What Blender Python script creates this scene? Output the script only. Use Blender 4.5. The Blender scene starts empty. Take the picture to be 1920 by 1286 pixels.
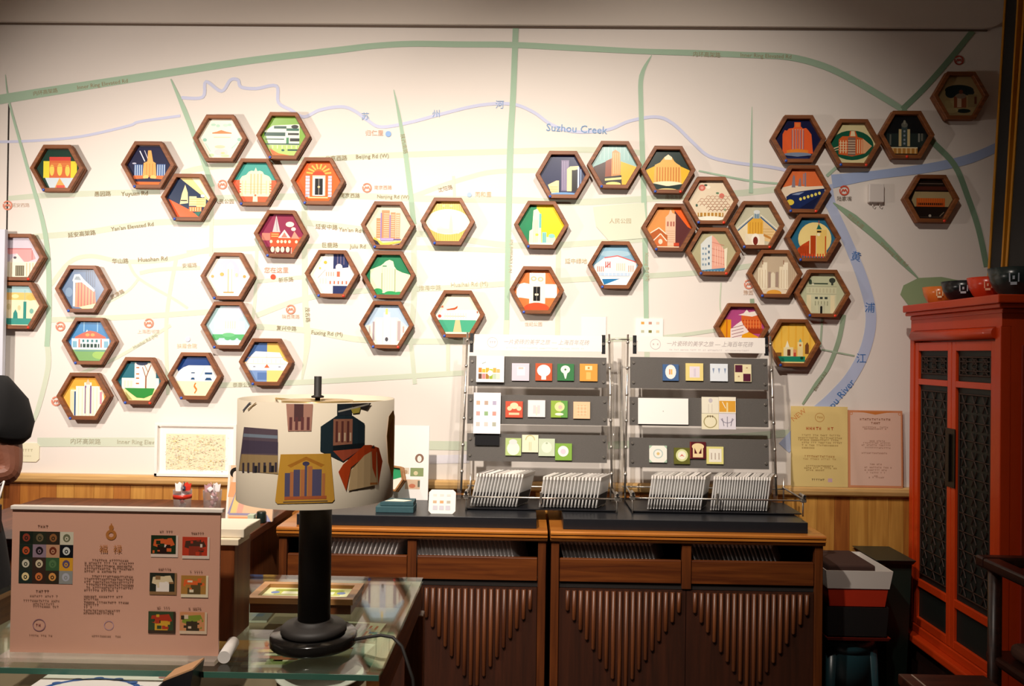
import bpy, bmesh, math, random
from mathutils import Vector, Matrix
from mathutils.geometry import tessellate_polygon
random.seed(7)
R_ = math.radians
scene = bpy.context.scene
COL = scene.collection

# ------------------------------------------------------------------ camera
F = 1500.0                      # focal length in pixels of the 1920 x 1286 frame
CAM = Vector((0, 0, 1.5))
YAW, PITCH, ROLL = 0.0168, 0.0113, 0.0138
fw = Vector((-math.sin(YAW)*math.cos(PITCH), math.cos(YAW)*math.cos(PITCH), math.sin(PITCH)))
r0 = Vector((math.cos(YAW), math.sin(YAW), 0)); u0 = r0.cross(fw)
rt = r0*math.cos(ROLL) + u0*math.sin(ROLL)
up = u0*math.cos(ROLL) - r0*math.sin(ROLL)
cd = bpy.data.cameras.new('camera'); cam = bpy.data.objects.new('camera', cd); COL.objects.link(cam)
cd.sensor_fit = 'HORIZONTAL'; cd.sensor_width = 36.0; cd.lens = 36.0*F/1920.0; cd.clip_start = 0.02
M = Matrix((rt, up, -fw)).transposed().to_4x4(); M.translation = CAM
cam.matrix_world = M
scene.camera = cam

# ------------------------------------------------------------------ light
scene.view_settings.view_transform = 'Standard'
scene.view_settings.look = 'None'
scene.view_settings.gamma = 1.0
scene.view_settings.use_curve_mapping = False
scene.view_settings.exposure = 0.1
world = bpy.data.worlds.new('world'); scene.world = world; world.use_nodes = True
bg = world.node_tree.nodes['Background']
bg.inputs[0].default_value = (1.0, 0.80, 0.64, 1); bg.inputs[1].default_value = 0.02

def spot(name, loc, tgt, power, angle, blend, col, rad):
    l = bpy.data.lights.new(name, 'SPOT'); l.energy = power; l.spot_size = R_(angle); l.spot_blend = blend
    l.color = col; l.shadow_soft_size = rad
    o = bpy.data.objects.new(name, l); COL.objects.link(o); o.location = loc
    o.rotation_euler = (Vector(tgt)-Vector(loc)).to_track_quat('-Z', 'Y').to_euler()
    return o
WARM = (1.0, 0.89, 0.78)
spot('ceiling_spotlight_centre', (-0.55, 1.15, 3.05), (-0.52, 3.30, 0.90), 335, 92, 1.0, WARM, 0.035)
spot('ceiling_spotlight_left', (-1.75, 1.50, 3.05), (-1.55, 3.30, 1.0), 62, 100, 1.0, WARM, 0.035)
spot('ceiling_spotlight_rack', (0.45, 1.50, 3.05), (0.58, 3.30, 1.72), 112, 80, 1.0, WARM, 0.03)
spot('wall_spotlight_entrance', (-2.35, 1.75, 1.95), (-1.20, 3.3, 1.66), 105, 108, 1.0, (1.0, 0.88, 0.79), 0.06)
spot('table_front_fill', (-0.55, 0.15, 3.05), (-0.55, 1.30, 1.05), 175, 58, 1.0, WARM, 0.05)  # fill spot added above the table to brighten sign and lamp shade

# ------------------------------------------------------------------ pixel helpers (the photograph is 1920 x 1286)
def ray(px, py): return fw + rt*((px-960)/F) - up*((py-643)/F)
def at_y(px, py, Y):
    d = ray(px, py); return CAM + d*((Y-CAM.y)/d.y)
def at_z(px, py, Z):
    d = ray(px, py); return CAM + d*((Z-CAM.z)/d.z)
def at_x(px, py, X):
    d = ray(px, py); return CAM + d*((X-CAM.x)/d.x)
D = 3.3                         # distance of the map wall
S = D/F                         # metres per pixel on that wall

# ------------------------------------------------------------------ materials
def lin(c): return c/12.92 if c <= 0.04045 else ((c+0.055)/1.055)**2.4
_cc = {}
def rgb(h):
    if h not in _cc:
        _cc[h] = tuple(lin(int(h[i:i+2], 16)/255) for i in (0, 2, 4)) + (1.0,)
    return _cc[h]
def new_mat(name):
    m = bpy.data.materials.new(name); m.use_nodes = True
    return m, m.node_tree.nodes, m.node_tree.links, m.node_tree.nodes['Principled BSDF']
def mat(name, col, rough=0.5, metal=0.0, var=0.0, scale=30.0, bump=0.0, coat=0.0):
    m, n, l, b = new_mat(name)
    b.inputs['Base Color'].default_value = rgb(col); b.inputs['Roughness'].default_value = rough
    b.inputs['Metallic'].default_value = metal; b.inputs['Coat Weight'].default_value = coat
    if var or bump:
        t = n.new('ShaderNodeTexCoord'); z = n.new('ShaderNodeTexNoise'); z.inputs['Scale'].default_value = scale
        z.inputs['Detail'].default_value = 4
        l.new(t.outputs['Object'], z.inputs['Vector'])
        if var:
            mx = n.new('ShaderNodeMix'); mx.data_type = 'RGBA'
            c = rgb(col); mx.inputs[6].default_value = tuple(v*(1-var) for v in c[:3])+(1,)
            mx.inputs[7].default_value = tuple(min(1, v*(1+var)) for v in c[:3])+(1,)
            l.new(z.outputs['Fac'], mx.inputs[0]); l.new(mx.outputs[2], b.inputs['Base Color'])
        if bump:
            bp = n.new('ShaderNodeBump'); bp.inputs['Strength'].default_value = bump; bp.inputs['Distance'].default_value = 0.002
            l.new(z.outputs['Fac'], bp.inputs['Height']); l.new(bp.outputs['Normal'], b.inputs['Normal'])
    return m
def wood(name, c1, c2, axis='X', rough=0.45, sc=1.0, coat=0.0):
    """grain runs along the given object axis"""
    m, n, l, b = new_mat(name)
    t = n.new('ShaderNodeTexCoord'); mp = n.new('ShaderNodeMapping'); oi = n.new('ShaderNodeObjectInfo')
    s = {'X': (2, 34, 34), 'Y': (34, 2, 34), 'Z': (34, 34, 2)}[axis]
    mp.inputs['Scale'].default_value = tuple(v*sc for v in s)
    ad = n.new('ShaderNodeVectorMath'); ad.operation = 'ADD'
    l.new(t.outputs['Object'], ad.inputs[0]); l.new(oi.outputs['Random'], ad.inputs[1])
    l.new(ad.outputs[0], mp.inputs['Vector'])
    z = n.new('ShaderNodeTexNoise'); z.inputs['Scale'].default_value = 1.6; z.inputs['Detail'].default_value = 6; z.inputs['Distortion'].default_value = 0.6
    l.new(mp.outputs[0], z.inputs['Vector'])
    cr = n.new('ShaderNodeValToRGB'); cr.color_ramp.elements[0].position = 0.32; cr.color_ramp.elements[1].position = 0.7
    cr.color_ramp.elements[0].color = rgb(c1); cr.color_ramp.elements[1].color = rgb(c2)
    l.new(z.outputs['Fac'], cr.inputs[0]); l.new(cr.outputs[0], b.inputs['Base Color'])
    bp = n.new('ShaderNodeBump'); bp.inputs['Strength'].default_value = 0.12; bp.inputs['Distance'].default_value = 0.001
    l.new(z.outputs['Fac'], bp.inputs['Height']); l.new(bp.outputs[0], b.inputs['Normal'])
    b.inputs['Roughness'].default_value = rough; b.inputs['Coat Weight'].default_value = coat
    return m
def clear(name, tint, ior=1.45, haze=0.0, hazecol='ffffff'):
    """clear sheet: light passes, fresnel reflection, optional milky share"""
    m, n, l, b = new_mat(name); n.remove(b); out = n['Material Output']
    tr = n.new('ShaderNodeBsdfTransparent'); tr.inputs[0].default_value = rgb(tint)
    gl = n.new('ShaderNodeBsdfGlossy'); gl.inputs['Roughness'].default_value = 0.03
    f0 = ((ior-1)/(ior+1))**2; lw = n.new('ShaderNodeLayerWeight'); lw.inputs[0].default_value = 0.5
    pw = n.new('ShaderNodeMath'); pw.operation = 'POWER'; pw.inputs[1].default_value = 5; l.new(lw.outputs['Facing'], pw.inputs[0])
    fr = n.new('ShaderNodeMath'); fr.operation = 'MULTIPLY_ADD'; fr.inputs[1].default_value = 1-f0; fr.inputs[2].default_value = f0; l.new(pw.outputs[0], fr.inputs[0])
    mx = n.new('ShaderNodeMixShader'); l.new(fr.outputs[0], mx.inputs[0]); l.new(tr.outputs[0], mx.inputs[1]); l.new(gl.outputs[0], mx.inputs[2])
    last = mx
    if haze:
        d1 = n.new('ShaderNodeBsdfDiffuse'); d1.inputs[0].default_value = rgb(hazecol)
        d2 = n.new('ShaderNodeBsdfTranslucent'); d2.inputs[0].default_value = rgb(hazecol)
        df = n.new('ShaderNodeMixShader'); df.inputs[0].default_value = 0.5; l.new(d1.outputs[0], df.inputs[1]); l.new(d2.outputs[0], df.inputs[2])
        m2 = n.new('ShaderNodeMixShader'); m2.inputs[0].default_value = haze
        l.new(mx.outputs[0], m2.inputs[1]); l.new(df.outputs[0], m2.inputs[2]); last = m2
    l.new(last.outputs[0], out.inputs[0])
    return m
def vcol(name, rough, coat=0.0, spec=0.5):
    m, n, l, b = new_mat(name)
    a = n.new('ShaderNodeAttribute'); a.attribute_name = 'Col'
    l.new(a.outputs['Color'], b.inputs['Base Color']); b.inputs['Roughness'].default_value = rough
    b.inputs['Coat Weight'].default_value = coat; b.inputs['Specular IOR Level'].default_value = spec
    return m

PRINT = vcol('printed_paper', 0.75, 0, 0.25)
GLAZE = vcol('glazed_print', 0.3)
FABRIC = vcol('printed_fabric', 0.95, 0, 0.1)

# ------------------------------------------------------------------ mesh helpers
class MB:
    def __init__(s): s.v = []; s.f = []; s.c = []; s.smooth = []; s.cur = None; s.sm = False
    def add(s, vs, fs, col=None, smooth=False):
        o = len(s.v); s.v += [tuple(v) for v in vs]
        for f in fs:
            s.f.append([i+o for i in f]); s.c.append(col); s.smooth.append(smooth)
        return s
    def box(s, x0, x1, y0, y1, z0, z1, col=None):
        return s.add([(x, y, z) for x in (x0, x1) for y in (y0, y1) for z in (z0, z1)],
                     [(0,1,3,2), (4,6,7,5), (0,4,5,1), (2,3,7,6), (0,2,6,4), (1,5,7,3)], col)
    def hexa(s, p, col=None):          # eight corners: bottom loop of four, top loop of four
        return s.add(p, [(3,2,1,0), (4,5,6,7), (0,1,5,4), (1,2,6,5), (2,3,7,6), (3,0,4,7)], col)
    def prism(s, poly, a, b, axis='Y', col=None):   # polygon in the two other axes, extruded from a to b
        n = len(poly)
        def P(p, t):
            return (p[0], t, p[1]) if axis == 'Y' else ((t, p[0], p[1]) if axis == 'X' else (p[0], p[1], t))
        vs = [P(p, a) for p in poly] + [P(p, b) for p in poly]
        fs = [tuple(range(n)), tuple(range(2*n-1, n-1, -1))] + [(i, i+n, (i+1) % n+n, (i+1) % n) for i in range(n)]
        return s.add(vs, fs, col)
    def tube(s, pts, r, n=8, cap=True, col=None):
        pts = [Vector(p) for p in pts]; rs = r if isinstance(r, (list, tuple)) else [r]*len(pts)
        vs = []; prev = None
        for i, p in enumerate(pts):
            d = (pts[min(i+1, len(pts)-1)]-pts[max(i-1, 0)]).normalized()
            if prev is None:
                a = Vector((0, 0, 1)) if abs(d.z) < 0.9 else Vector((1, 0, 0)); x = d.cross(a).normalized()
            else: x = (prev - d*prev.dot(d)).normalized()
            prev = x; y = d.cross(x)
            vs += [p + (x*math.cos(2*math.pi*k/n) + y*math.sin(2*math.pi*k/n))*rs[i] for k in range(n)]
        fs = []
        for i in range(len(pts)-1):
            fs += [(i*n+k, i*n+(k+1) % n, (i+1)*n+(k+1) % n, (i+1)*n+k) for k in range(n)]
        s.add(vs, fs, col, True)
        if cap:
            o = len(s.v)-len(vs)
            s.f += [[o+k for k in range(n)][::-1], [o+(len(pts)-1)*n+k for k in range(n)]]; s.c += [col]*2; s.smooth += [False]*2
        return s
    def lathe(s, prof, n=32, at=(0, 0, 0), col=None, smooth=True):
        vs = [(at[0]+r*math.cos(2*math.pi*k/n), at[1]+r*math.sin(2*math.pi*k/n), at[2]+z) for r, z in prof for k in range(n)]
        fs = [(i*n+k, i*n+(k+1) % n, (i+1)*n+(k+1) % n, (i+1)*n+k) for i in range(len(prof)-1) for k in range(n)]
        s.add(vs, fs, col, smooth)
        o = len(s.v)-len(vs)
        for i, rev in ((0, True), (len(prof)-1, False)):
            if prof[i][0] > 1e-5 and (prof[0] != prof[-1]):
                ring = [o+i*n+k for k in range(n)]
                s.f.append(ring[::-1] if rev else ring); s.c.append(col); s.smooth.append(False)
        return s
    def mesh(s, name, mats):
        m = bpy.data.meshes.new(name); m.from_pydata(s.v, [], s.f)
        if any(c is not None for c in s.c):
            at = m.color_attributes.new('Col', 'FLOAT_COLOR', 'CORNER'); buf = []
            for f, c in zip(s.f, s.c): buf += list(rgb(c or 'ffffff'))*len(f)
            at.data.foreach_set('color', buf)
        m.polygons.foreach_set('use_smooth', s.smooth)
        for q in (mats if isinstance(mats, (list, tuple)) else [mats]): m.materials.append(q)
        m.update(); return m

def ob(name, me, parent=None, loc=None, rot=None):
    o = bpy.data.objects.new(name, me); COL.objects.link(o)
    if parent: o.parent = parent
    if loc is not None: o.location = loc
    if rot is not None: o.rotation_euler = rot
    return o
def part(name, mb, mt, parent=None, loc=None, rot=None, bevel=0.0, seg=2):
    o = ob(name, mb.mesh(name, mt), parent, loc, rot)
    if bevel:
        b = o.modifiers.new('bevel', 'BEVEL'); b.width = bevel; b.segments = seg; b.limit_method = 'ANGLE'
    return o
def thing(name, label, cat, loc=(0, 0, 0), rot=(0, 0, 0), group=None):
    o = bpy.data.objects.new(name, None); COL.objects.link(o); o.location = loc; o.rotation_euler = rot
    o.empty_display_size = 0.05
    return tag(o, label, cat, group)
def tag(o, label, cat, group=None):
    o['label'] = label; o['category'] = cat
    if group: o['group'] = group
    return o
def struct(o, label=None):
    o['kind'] = 'structure'
    if label: o['label'] = label
    return o
def dup(root, loc, rot=None):
    r = root.copy(); COL.objects.link(r); r.location = loc
    if rot is not None: r.rotation_euler = rot
    for ch in list(root.children):
        c = ch.copy(); COL.objects.link(c); c.parent = r
        for g in list(ch.children):
            d = g.copy(); COL.objects.link(d); d.parent = c
    return r

# ---- flat print: coloured polygons in pixel units (x right, y down), each a hair above the last
def Rc(c, x0, y0, x1, y1): return (c, [(x0, y0), (x1, y0), (x1, y1), (x0, y1)])
def Po(c, *p): return (c, [(p[i], p[i+1]) for i in range(0, len(p), 2)])
def El(c, cx, cy, rx, ry, n=18): return (c, [(cx+rx*math.cos(2*math.pi*k/n), cy+ry*math.sin(2*math.pi*k/n)) for k in range(n)])
def Ln(c, x0, y0, x1, y1, w):
    dx, dy = x1-x0, y1-y0; d = math.hypot(dx, dy) or 1; a, b = -dy/d*w/2, dx/d*w/2
    return (c, [(x0+a, y0+b), (x1+a, y1+b), (x1-a, y1-b), (x0-a, y0-b)])
def St(c, x0, y0, x1, y1, n, w): return [Rc(c, x0+(x1-x0)*(i+.5)/n-w/2, y0, x0+(x1-x0)*(i+.5)/n+w/2, y1) for i in range(n)]
def Sh(c, x0, y0, x1, y1, n, w): return [Rc(c, x0, y0+(y1-y0)*(i+.5)/n-w/2, x1, y0+(y1-y0)*(i+.5)/n+w/2) for i in range(n)]
def ring_shape(c, cx, cy, r1, r2, a0=0, a1=360, n=20):
    pts = [(cx+r1*math.cos(R_(a0+(a1-a0)*k/n)), cy+r1*math.sin(R_(a0+(a1-a0)*k/n))) for k in range(n+1)]
    pts += [(cx+r2*math.cos(R_(a0+(a1-a0)*k/n)), cy+r2*math.sin(R_(a0+(a1-a0)*k/n))) for k in range(n, -1, -1)]
    return (c, pts)
def greek(c, x0, y0, x1, h, fill=0.85, rnd=random):
    """one line of unreadably small writing: a run of character-sized specks"""
    out = []; x = x0
    while x < x1-h*.4:
        w = h*rnd.uniform(.55, .85)
        if rnd.random() < fill:
            k = rnd.random()
            if k < .5: out.append(Rc(c, x, y0-h/2, x+w, y0-h/2+h*.28)); out.append(Rc(c, x+w*.35, y0-h/2+h*.28, x+w*.6, y0+h/2))
            else: out.append(Rc(c, x+w*.25, y0-h*.1, x+w*.7, y0+h*.15)); out.append(Rc(c, x, y0-h/2, x+w*.25, y0+h/2)); out.append(Rc(c, x+w*.7, y0-h/2, x+w, y0+h*.5))
        x += h
    return [q+(1,) for q in out]
def flat(sh):
    o = []
    for s in sh:
        if isinstance(s, list): o += flat(s)
        else: o.append(s)
    return o
def clip_half(poly, nx, ny, d):
    out = []; n = len(poly)
    for i in range(n):
        a, b = poly[i], poly[(i+1) % n]; da, db = nx*a[0]+ny*a[1]-d, nx*b[0]+ny*b[1]-d
        if da <= 0: out.append(a)
        if (da < 0 < db) or (db < 0 < da):
            t = da/(da-db); out.append((a[0]+(b[0]-a[0])*t, a[1]+(b[1]-a[1])*t))
    return out
def clip(poly, planes):
    for p in planes:
        if len(poly) < 3: return []
        poly = clip_half(poly, *p)
    return poly if len(poly) >= 3 else []
def hexclip(r): return [(math.cos(R_(30+60*k)), math.sin(R_(30+60*k)), r*math.cos(R_(30))) for k in range(6)]
def rectclip(x0, y0, x1, y1): return [(-1, 0, -x0), (1, 0, x1), (0, -1, -y0), (0, 1, y1)]
def art(mb, shapes, xf, planes=None, z0=0.0, dz=0.00005):
    """xf(x, y, h) gives the 3D place of print position x, y raised by h"""
    z = z0
    for q in flat(shapes):
        c, poly = q[:2]
        if planes: poly = clip(poly, planes)
        if len(poly) < 3: continue
        area = sum(poly[i][0]*poly[(i+1) % len(poly)][1]-poly[(i+1) % len(poly)][0]*poly[i][1] for i in range(len(poly)))
        if area < 0: poly = poly[::-1]
        vs = [xf(x, y, z) for x, y in poly]
        if len(poly) <= 4: fs = [tuple(range(len(poly)))[::-1]]
        else: fs = [tuple(t) for t in tessellate_polygon([[Vector((x, y, 0)) for x, y in poly]])]
        mb.add(vs, fs, c)
        if len(q) == 2: z += dz
    return z
def wallxf(s, y=0.0): return lambda a, b, h: (a*s, y-h, -b*s)

# ---- lettering
_tx = {}
def glyphs(txt, res=2):
    if (txt, res) not in _tx:
        cu = bpy.data.curves.new('lettering', 'FONT'); cu.body = txt; cu.size = 1.0; cu.resolution_u = res
        cu.align_x = 'CENTER'; cu.align_y = 'CENTER'; cu.fill_mode = 'FRONT'
        o = bpy.data.objects.new('lettering', cu); COL.objects.link(o)
        dg = bpy.context.evaluated_depsgraph_get(); me = o.evaluated_get(dg).to_mesh()
        _tx[(txt, res)] = ([(v.co.x, v.co.y) for v in me.vertices], [tuple(p.vertices) for p in me.polygons])
        o.evaluated_get(dg).to_mesh_clear(); bpy.data.objects.remove(o); bpy.data.curves.remove(cu)
    return _tx[(txt, res)]
def text(mb, txt, x, y, size, col, xf, h, ang=0.0, sx=1.0, res=2, shear=0.0):
    """size = height of a full character in print units; angle turns clockwise on the print"""
    v, f = glyphs(txt, res); ca, sa = math.cos(R_(ang)), math.sin(R_(ang)); vs = []
    for a, b in v:
        a = (a+shear*b)*sx*size*1.05; b = -b*size*1.05
        vs.append(xf(x+a*ca-b*sa, y+a*sa+b*ca, h))
    mb.add(vs, f, col)

# ================================================================== THE SETTING
XL, XR, YF, ZC = -2.6, 2.13, -1.2, 0
ZC = at_y(960, 50, D).z
ZR = at_y(850, 899, D).z            # top of the timber rail
M_wall = mat('map_paper', 'e4dcd4', 0.85, var=0.02, scale=3)
M_ceil = mat('ceiling_paint', 'd9cfc4', 0.9)
M_rwall = mat('side_wall_paint', '8d8076', 0.9)
M_floor = wood('floor_boards', '2a1710', '47281a', 'Y', 0.4)
wall = struct(part('wall_back', MB().box(XL, XR, 0, 0.12, 0, ZC+0.35), M_wall, loc=(0, D, 0)), 'cream wall printed with a pale street map')
ZH = ZC+0.35
struct(part('ceiling', MB().box(XL, XR, YF, D+0.12, ZH, ZH+0.1), M_ceil))
struct(part('wall_right', MB().box(XR, XR+0.1, YF, D+0.12, 0, ZH), M_rwall))
struct(part('wall_left', MB().box(XL-0.1, XL, YF, D+0.12, 0, ZH), mat('left_wall_paint', 'a89a8c', 0.9)))
struct(part('floor', MB().box(XL, XR+0.1, YF, D+0.12, -0.1, 0), M_floor))
xr0_ = at_y(1850, 60, D).x
M_seam = mat('dark_seam', '2b241f', 0.9)
struct(part('trim_1', MB().box(XL, xr0_, D-0.006, D-0.0003, ZC-0.007, ZC-0.0005), mat('shadow_gap_strip', '6b5a4c', 0.8)), 'thin dark strip where the wall meets the ceiling')
# plaster bulkhead above the map, its right end rounded
cv = MB(); xr0 = at_y(1842, 60, D).x
pr = [(XL, ZC)]+[(xr0+0.11*math.sin(R_(a)), ZC+0.11*(1-math.cos(R_(a)))) for a in range(0, 91, 15)]+[(xr0+0.11, ZH), (XL, ZH)]
cv.prism(pr, D-0.022, D-0.0005, 'Y')
struct(part('trim_2', cv, M_ceil), 'plaster bulkhead with a rounded end above the map')

# timber wainscot: separate upright planks, and the rail above them
plank_cols = [('9a5a22', 'b8752f'), ('b07832', 'cf9848'), ('8a4c1c', 'a86428'), ('a46a2a', 'c48a3e'), ('7d4218', '985420')]
plank_m = [wood('oak_plank_%d' % i, a, b, 'Z', 0.5) for i, (a, b) in enumerate(plank_cols)]
wains = struct(part('trim_3', MB().box(XL, XR, D-0.006, D-0.0005, 0, ZR-0.03), wood('wainscot_backing', '5a3216', '6b3d1c', 'Z')), 'upright oak plank wainscot below the map')
x = XL+0.002; rp = random.Random(3)
while x < XR-0.03:
    w = rp.choice((0.062, 0.07, 0.074, 0.082)); w = min(w, XR-x)
    mb = MB().box(0, w-0.0012, D-0.012-rp.uniform(0, .0015), D-0.0065, 0.0, ZR-0.034)
    part('plank', mb, plank_m[rp.choice((0, 0, 1, 1, 1, 2, 3, 3, 4))], wains, loc=(x, 0, 0)); x += w
rl = MB(); hr = 0.04
prof = [(D-0.001, ZR), (D-0.028, ZR), (D-0.036, ZR-0.006), (D-0.038, ZR-0.018), (D-0.034, ZR-0.032), (D-0.022, hr*-1+ZR), (D-0.001, ZR-hr)]
rl.prism(prof, XL, XR, 'X')
struct(part('trim_4', rl, wood('rail_oak', 'b98d52', 'd3ad72', 'X', 0.4)), 'rounded light timber rail under the map')

# the seam of the hidden door at the far left of the map
p0, p1 = at_y(17, 195, D), at_y(9, 720, D)
struct(part('door_1', MB().hexa([(p1.x-.003, D-.0015, ZR), (p1.x+.003, D-.0015, ZR), (p1.x+.003, D, ZR), (p1.x-.003, D, ZR),
       (p0.x-.003, D-.0015, p0.z), (p0.x+.003, D-.0015, p0.z), (p0.x+.003, D, p0.z), (p0.x-.003, D, p0.z)]), M_seam), 'dark upright seam of a door hidden in the map wall')

# ------------------------------------------------------------------ the map printed on the wall
def mapxf(px, py, h):
    p = at_y(px, py, D-0.0004-h); return (p.x, p.y-D, p.z)
def road(c, pts, w):
    """tapering ribbon through pixel points, smoothed"""
    ws = w if isinstance(w, (list, tuple)) else [w]*len(pts)
    P = []; W = []
    n = len(pts)
    for i in range(n-1):
        a = pts[max(i-1, 0)]; b = pts[i]; c2 = pts[i+1]; d = pts[min(i+2, n-1)]
        k = 5 if n > 2 else 1
        for j in range(k):
            t = j/k
            P.append(tuple(0.5*((2*b[q])+(-a[q]+c2[q])*t+(2*a[q]-5*b[q]+4*c2[q]-d[q])*t*t+(-a[q]+3*b[q]-3*c2[q]+d[q])*t**3) for q in (0, 1)))
            W.append(ws[i]+(ws[i+1]-ws[i])*t)
    P.append(pts[-1]); W.append(ws[-1])
    L, Rr = [], []
    for i in range(len(P)):
        a, b = P[max(i-1, 0)], P[min(i+1, len(P)-1)]; dx, dy = b[0]-a[0], b[1]-a[1]; d = math.hypot(dx, dy) or 1
        L.append((P[i][0]-dy/d*W[i]/2, P[i][1]+dx/d*W[i]/2)); Rr.append((P[i][0]+dy/d*W[i]/2, P[i][1]-dx/d*W[i]/2))
    return [(c, [L[i], L[i+1], Rr[i+1], Rr[i]]) for i in range(len(P)-1)]
def road_layer(mb, c, pts, w, h):
    for s in road(c, pts, w): art(mb, [s], mapxf, None, h)
GM, GP, GD, BL, BR = 'a6c0a8', 'c9d1bd', '7d9a80', 'c6cae2', 'a3b4d8'
rd = MB(); h = 0.0; step = 0.00004
roads = [
 (GP, [(340,325),(410,311),(640,296),(760,290),(950,284),(1100,281),(1206,287)], 11),
 (GP, [(775,368),(870,335),(960,320),(1205,324),(1300,322)], 9),
 (GP, [(400,372),(640,367),(775,372),(960,375),(1080,379),(1210,373),(1330,366),(1410,360),(1480,352)], 12),
 (GP, [(15,372),(110,365),(300,359)], [9,11,10]), (GP, [(20,447),(150,437),(230,425),(310,416),(400,417),(480,415),(580,418),(700,432),(820,441),(960,460),(1120,455),(1300,440)], 11),
 (GP, [(350,474),(400,470),(560,462),(700,462),(960,470)], 9), (GP, [(95,535),(130,492),(170,480),(230,490),(310,487),(400,465)], 8),
 (GP, [(240,490),(260,522),(325,560),(352,578)], 5), (GP, [(260,522),(240,545),(200,568)], 5), (GP, [(330,485),(312,600),(315,740)], 7),
 (GP, [(262,512),(300,505),(375,502)], 7), (GP, [(85,600),(250,594),(400,584)], 10), (GP, [(320,610),(220,670),(150,700)], 6),
 (GP, [(480,592),(570,560),(680,545),(830,540),(960,531),(1100,523),(1300,512),(1410,498)], 10), (GP, [(480,528),(560,520),(640,512)], 7),
 (GP, [(570,330),(572,560),(576,640),(566,712)], [10,11,12,3]), (GP, [(482,440),(478,560),(470,620)], 6),
 (GP, [(480,612),(580,620),(690,638),(870,640)], 11), (GP, [(410,722),(600,715),(870,699)], 10),
 (GP, [(70,829),(300,829),(600,832),(880,836)], 17), (GP, [(1140,835),(1300,826),(1480,812)], 14), ('dedbe2', [(780,862),(880,860)], 16),
 (GP, [(1047,460),(1045,640)], 9), (GP, [(765,600),(770,640),(778,720)], 8), (GP, [(1085,640),(1240,632),(1350,618)], 7), (GP, [(840,640),(840,700)], 7),
 (GP, [(775,420),(776,560),(768,640)], 10), (GP, [(398,345),(395,480)], [9,6]), (GP, [(1212,620),(1214,700)], 10), (GP, [(950,600),(948,640)], 10), (GP, [(88,640),(90,690),(70,770),(55,800)], [10,10,9,6]),
 ('c3ccb6', [(1352,530),(1350,575),(1356,600)], 2.5), (GP, [(850,330),(852,368)], 5),
 (BL, [(-10,266),(60,264),(150,256),(240,236),(262,228),(338,217)], 5), (BL, [(340,183),(380,182),(386,153),(415,171),(432,150),(446,150),(452,163),(480,166),(518,161),(522,192),(545,206),(570,219),(600,206),(640,200),(665,208),(690,226),(715,238),(770,229),(830,213),(900,197),(960,195),(1000,210),(1035,234),(1080,247),(1140,243),(1180,227),(1230,219),(1262,232),(1300,268),(1330,293),(1380,305),(1450,314),(1530,332)], 6),
 (BR, [(1885,268),(1820,297),(1740,315),(1640,328),(1560,340)], [16,18,17,16,26]), ('b6c0dc', [(1545,350),(1560,390),(1590,455),(1618,525),(1633,590),(1624,650),(1597,705),(1560,748),(1528,778),(1470,840)], [34,18,18,20,20,20,22,24,26,26]),
 (GM, [(10,140),(18,195),(50,310),(85,440),(92,560),(88,650)], [1,4,6,9,10,10]), (GM, [(320,148),(345,205),(370,270),(398,350)], [2,9,10,9]),
 (GM, [(738,168),(748,215),(762,300),(776,420)], [1,6,9,10]), (GM, [(967,50),(962,180),(956,300),(950,600)], [11,11,12,9]), (GM, [(1222,103),(1203,142),(1202,200),(1206,330),(1210,480),(1212,620)], [1,9,9,10,10,9]),
 (GM, [(1410,200),(1409,270),(1408,362)], [1,4,8]), (GM, [(1310,320),(1400,338),(1458,344)], [3,4,4]), (GM, [(1550,330),(1570,312)], 6),
 (GM, [(-10,188),(100,170),(320,136),(480,112),(640,93),(700,86),(770,82),(860,83),(960,84),(1080,90),(1200,96),(1300,99),(1400,103),(1480,107),(1545,124),(1600,150),(1650,179),(1692,205)], [18,17,14,13,12,11,11,11,11,11,10,11,11,12,12,12,12,11]),
 (GD, [(1824,58),(1780,112),(1735,163),(1692,205)], 11), (GD, [(1692,205),(1745,262),(1790,310),(1815,370),(1835,430),(1850,500)], 11),
 ('8fa88c', [(1562,380),(1600,408),(1650,450),(1690,490),(1722,522)], [2,14,12,9,2]),
 ('93a68c', [(1582,590),(1572,640),(1552,690),(1530,720),(1505,758)], [9,9,8,7,4]), ('a3b39c', [(1542,596),(1538,650)], 4), ('a3b39c', [(1540,655),(1602,667)], 3), ('93a68c', [(1410,560),(1412,600)], 8),
]
for c, pts, w in roads:
    road_layer(rd, c, pts, w, h); h += step
parkc = '92a67e'
art(rd, [Po('d3d9c4', 1112,388,1160,383,1208,380,1214,446,1142,452,1118,425), Po(parkc, 1688,552,1694,535,1722,521,1765,519,1805,527,1840,540,1830,570,1740,578,1706,576)], mapxf, None, h); h += .0001
M_map = vcol('map_ink', 0.85, 0, 0.2)
part('map_roads', rd, M_map, wall)
lt = MB(); h += 0.0001
BRN, INK, ORG, BLU = '9c8a6c', '8a7a66', 'd2a084', '8aa6cc'
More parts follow.
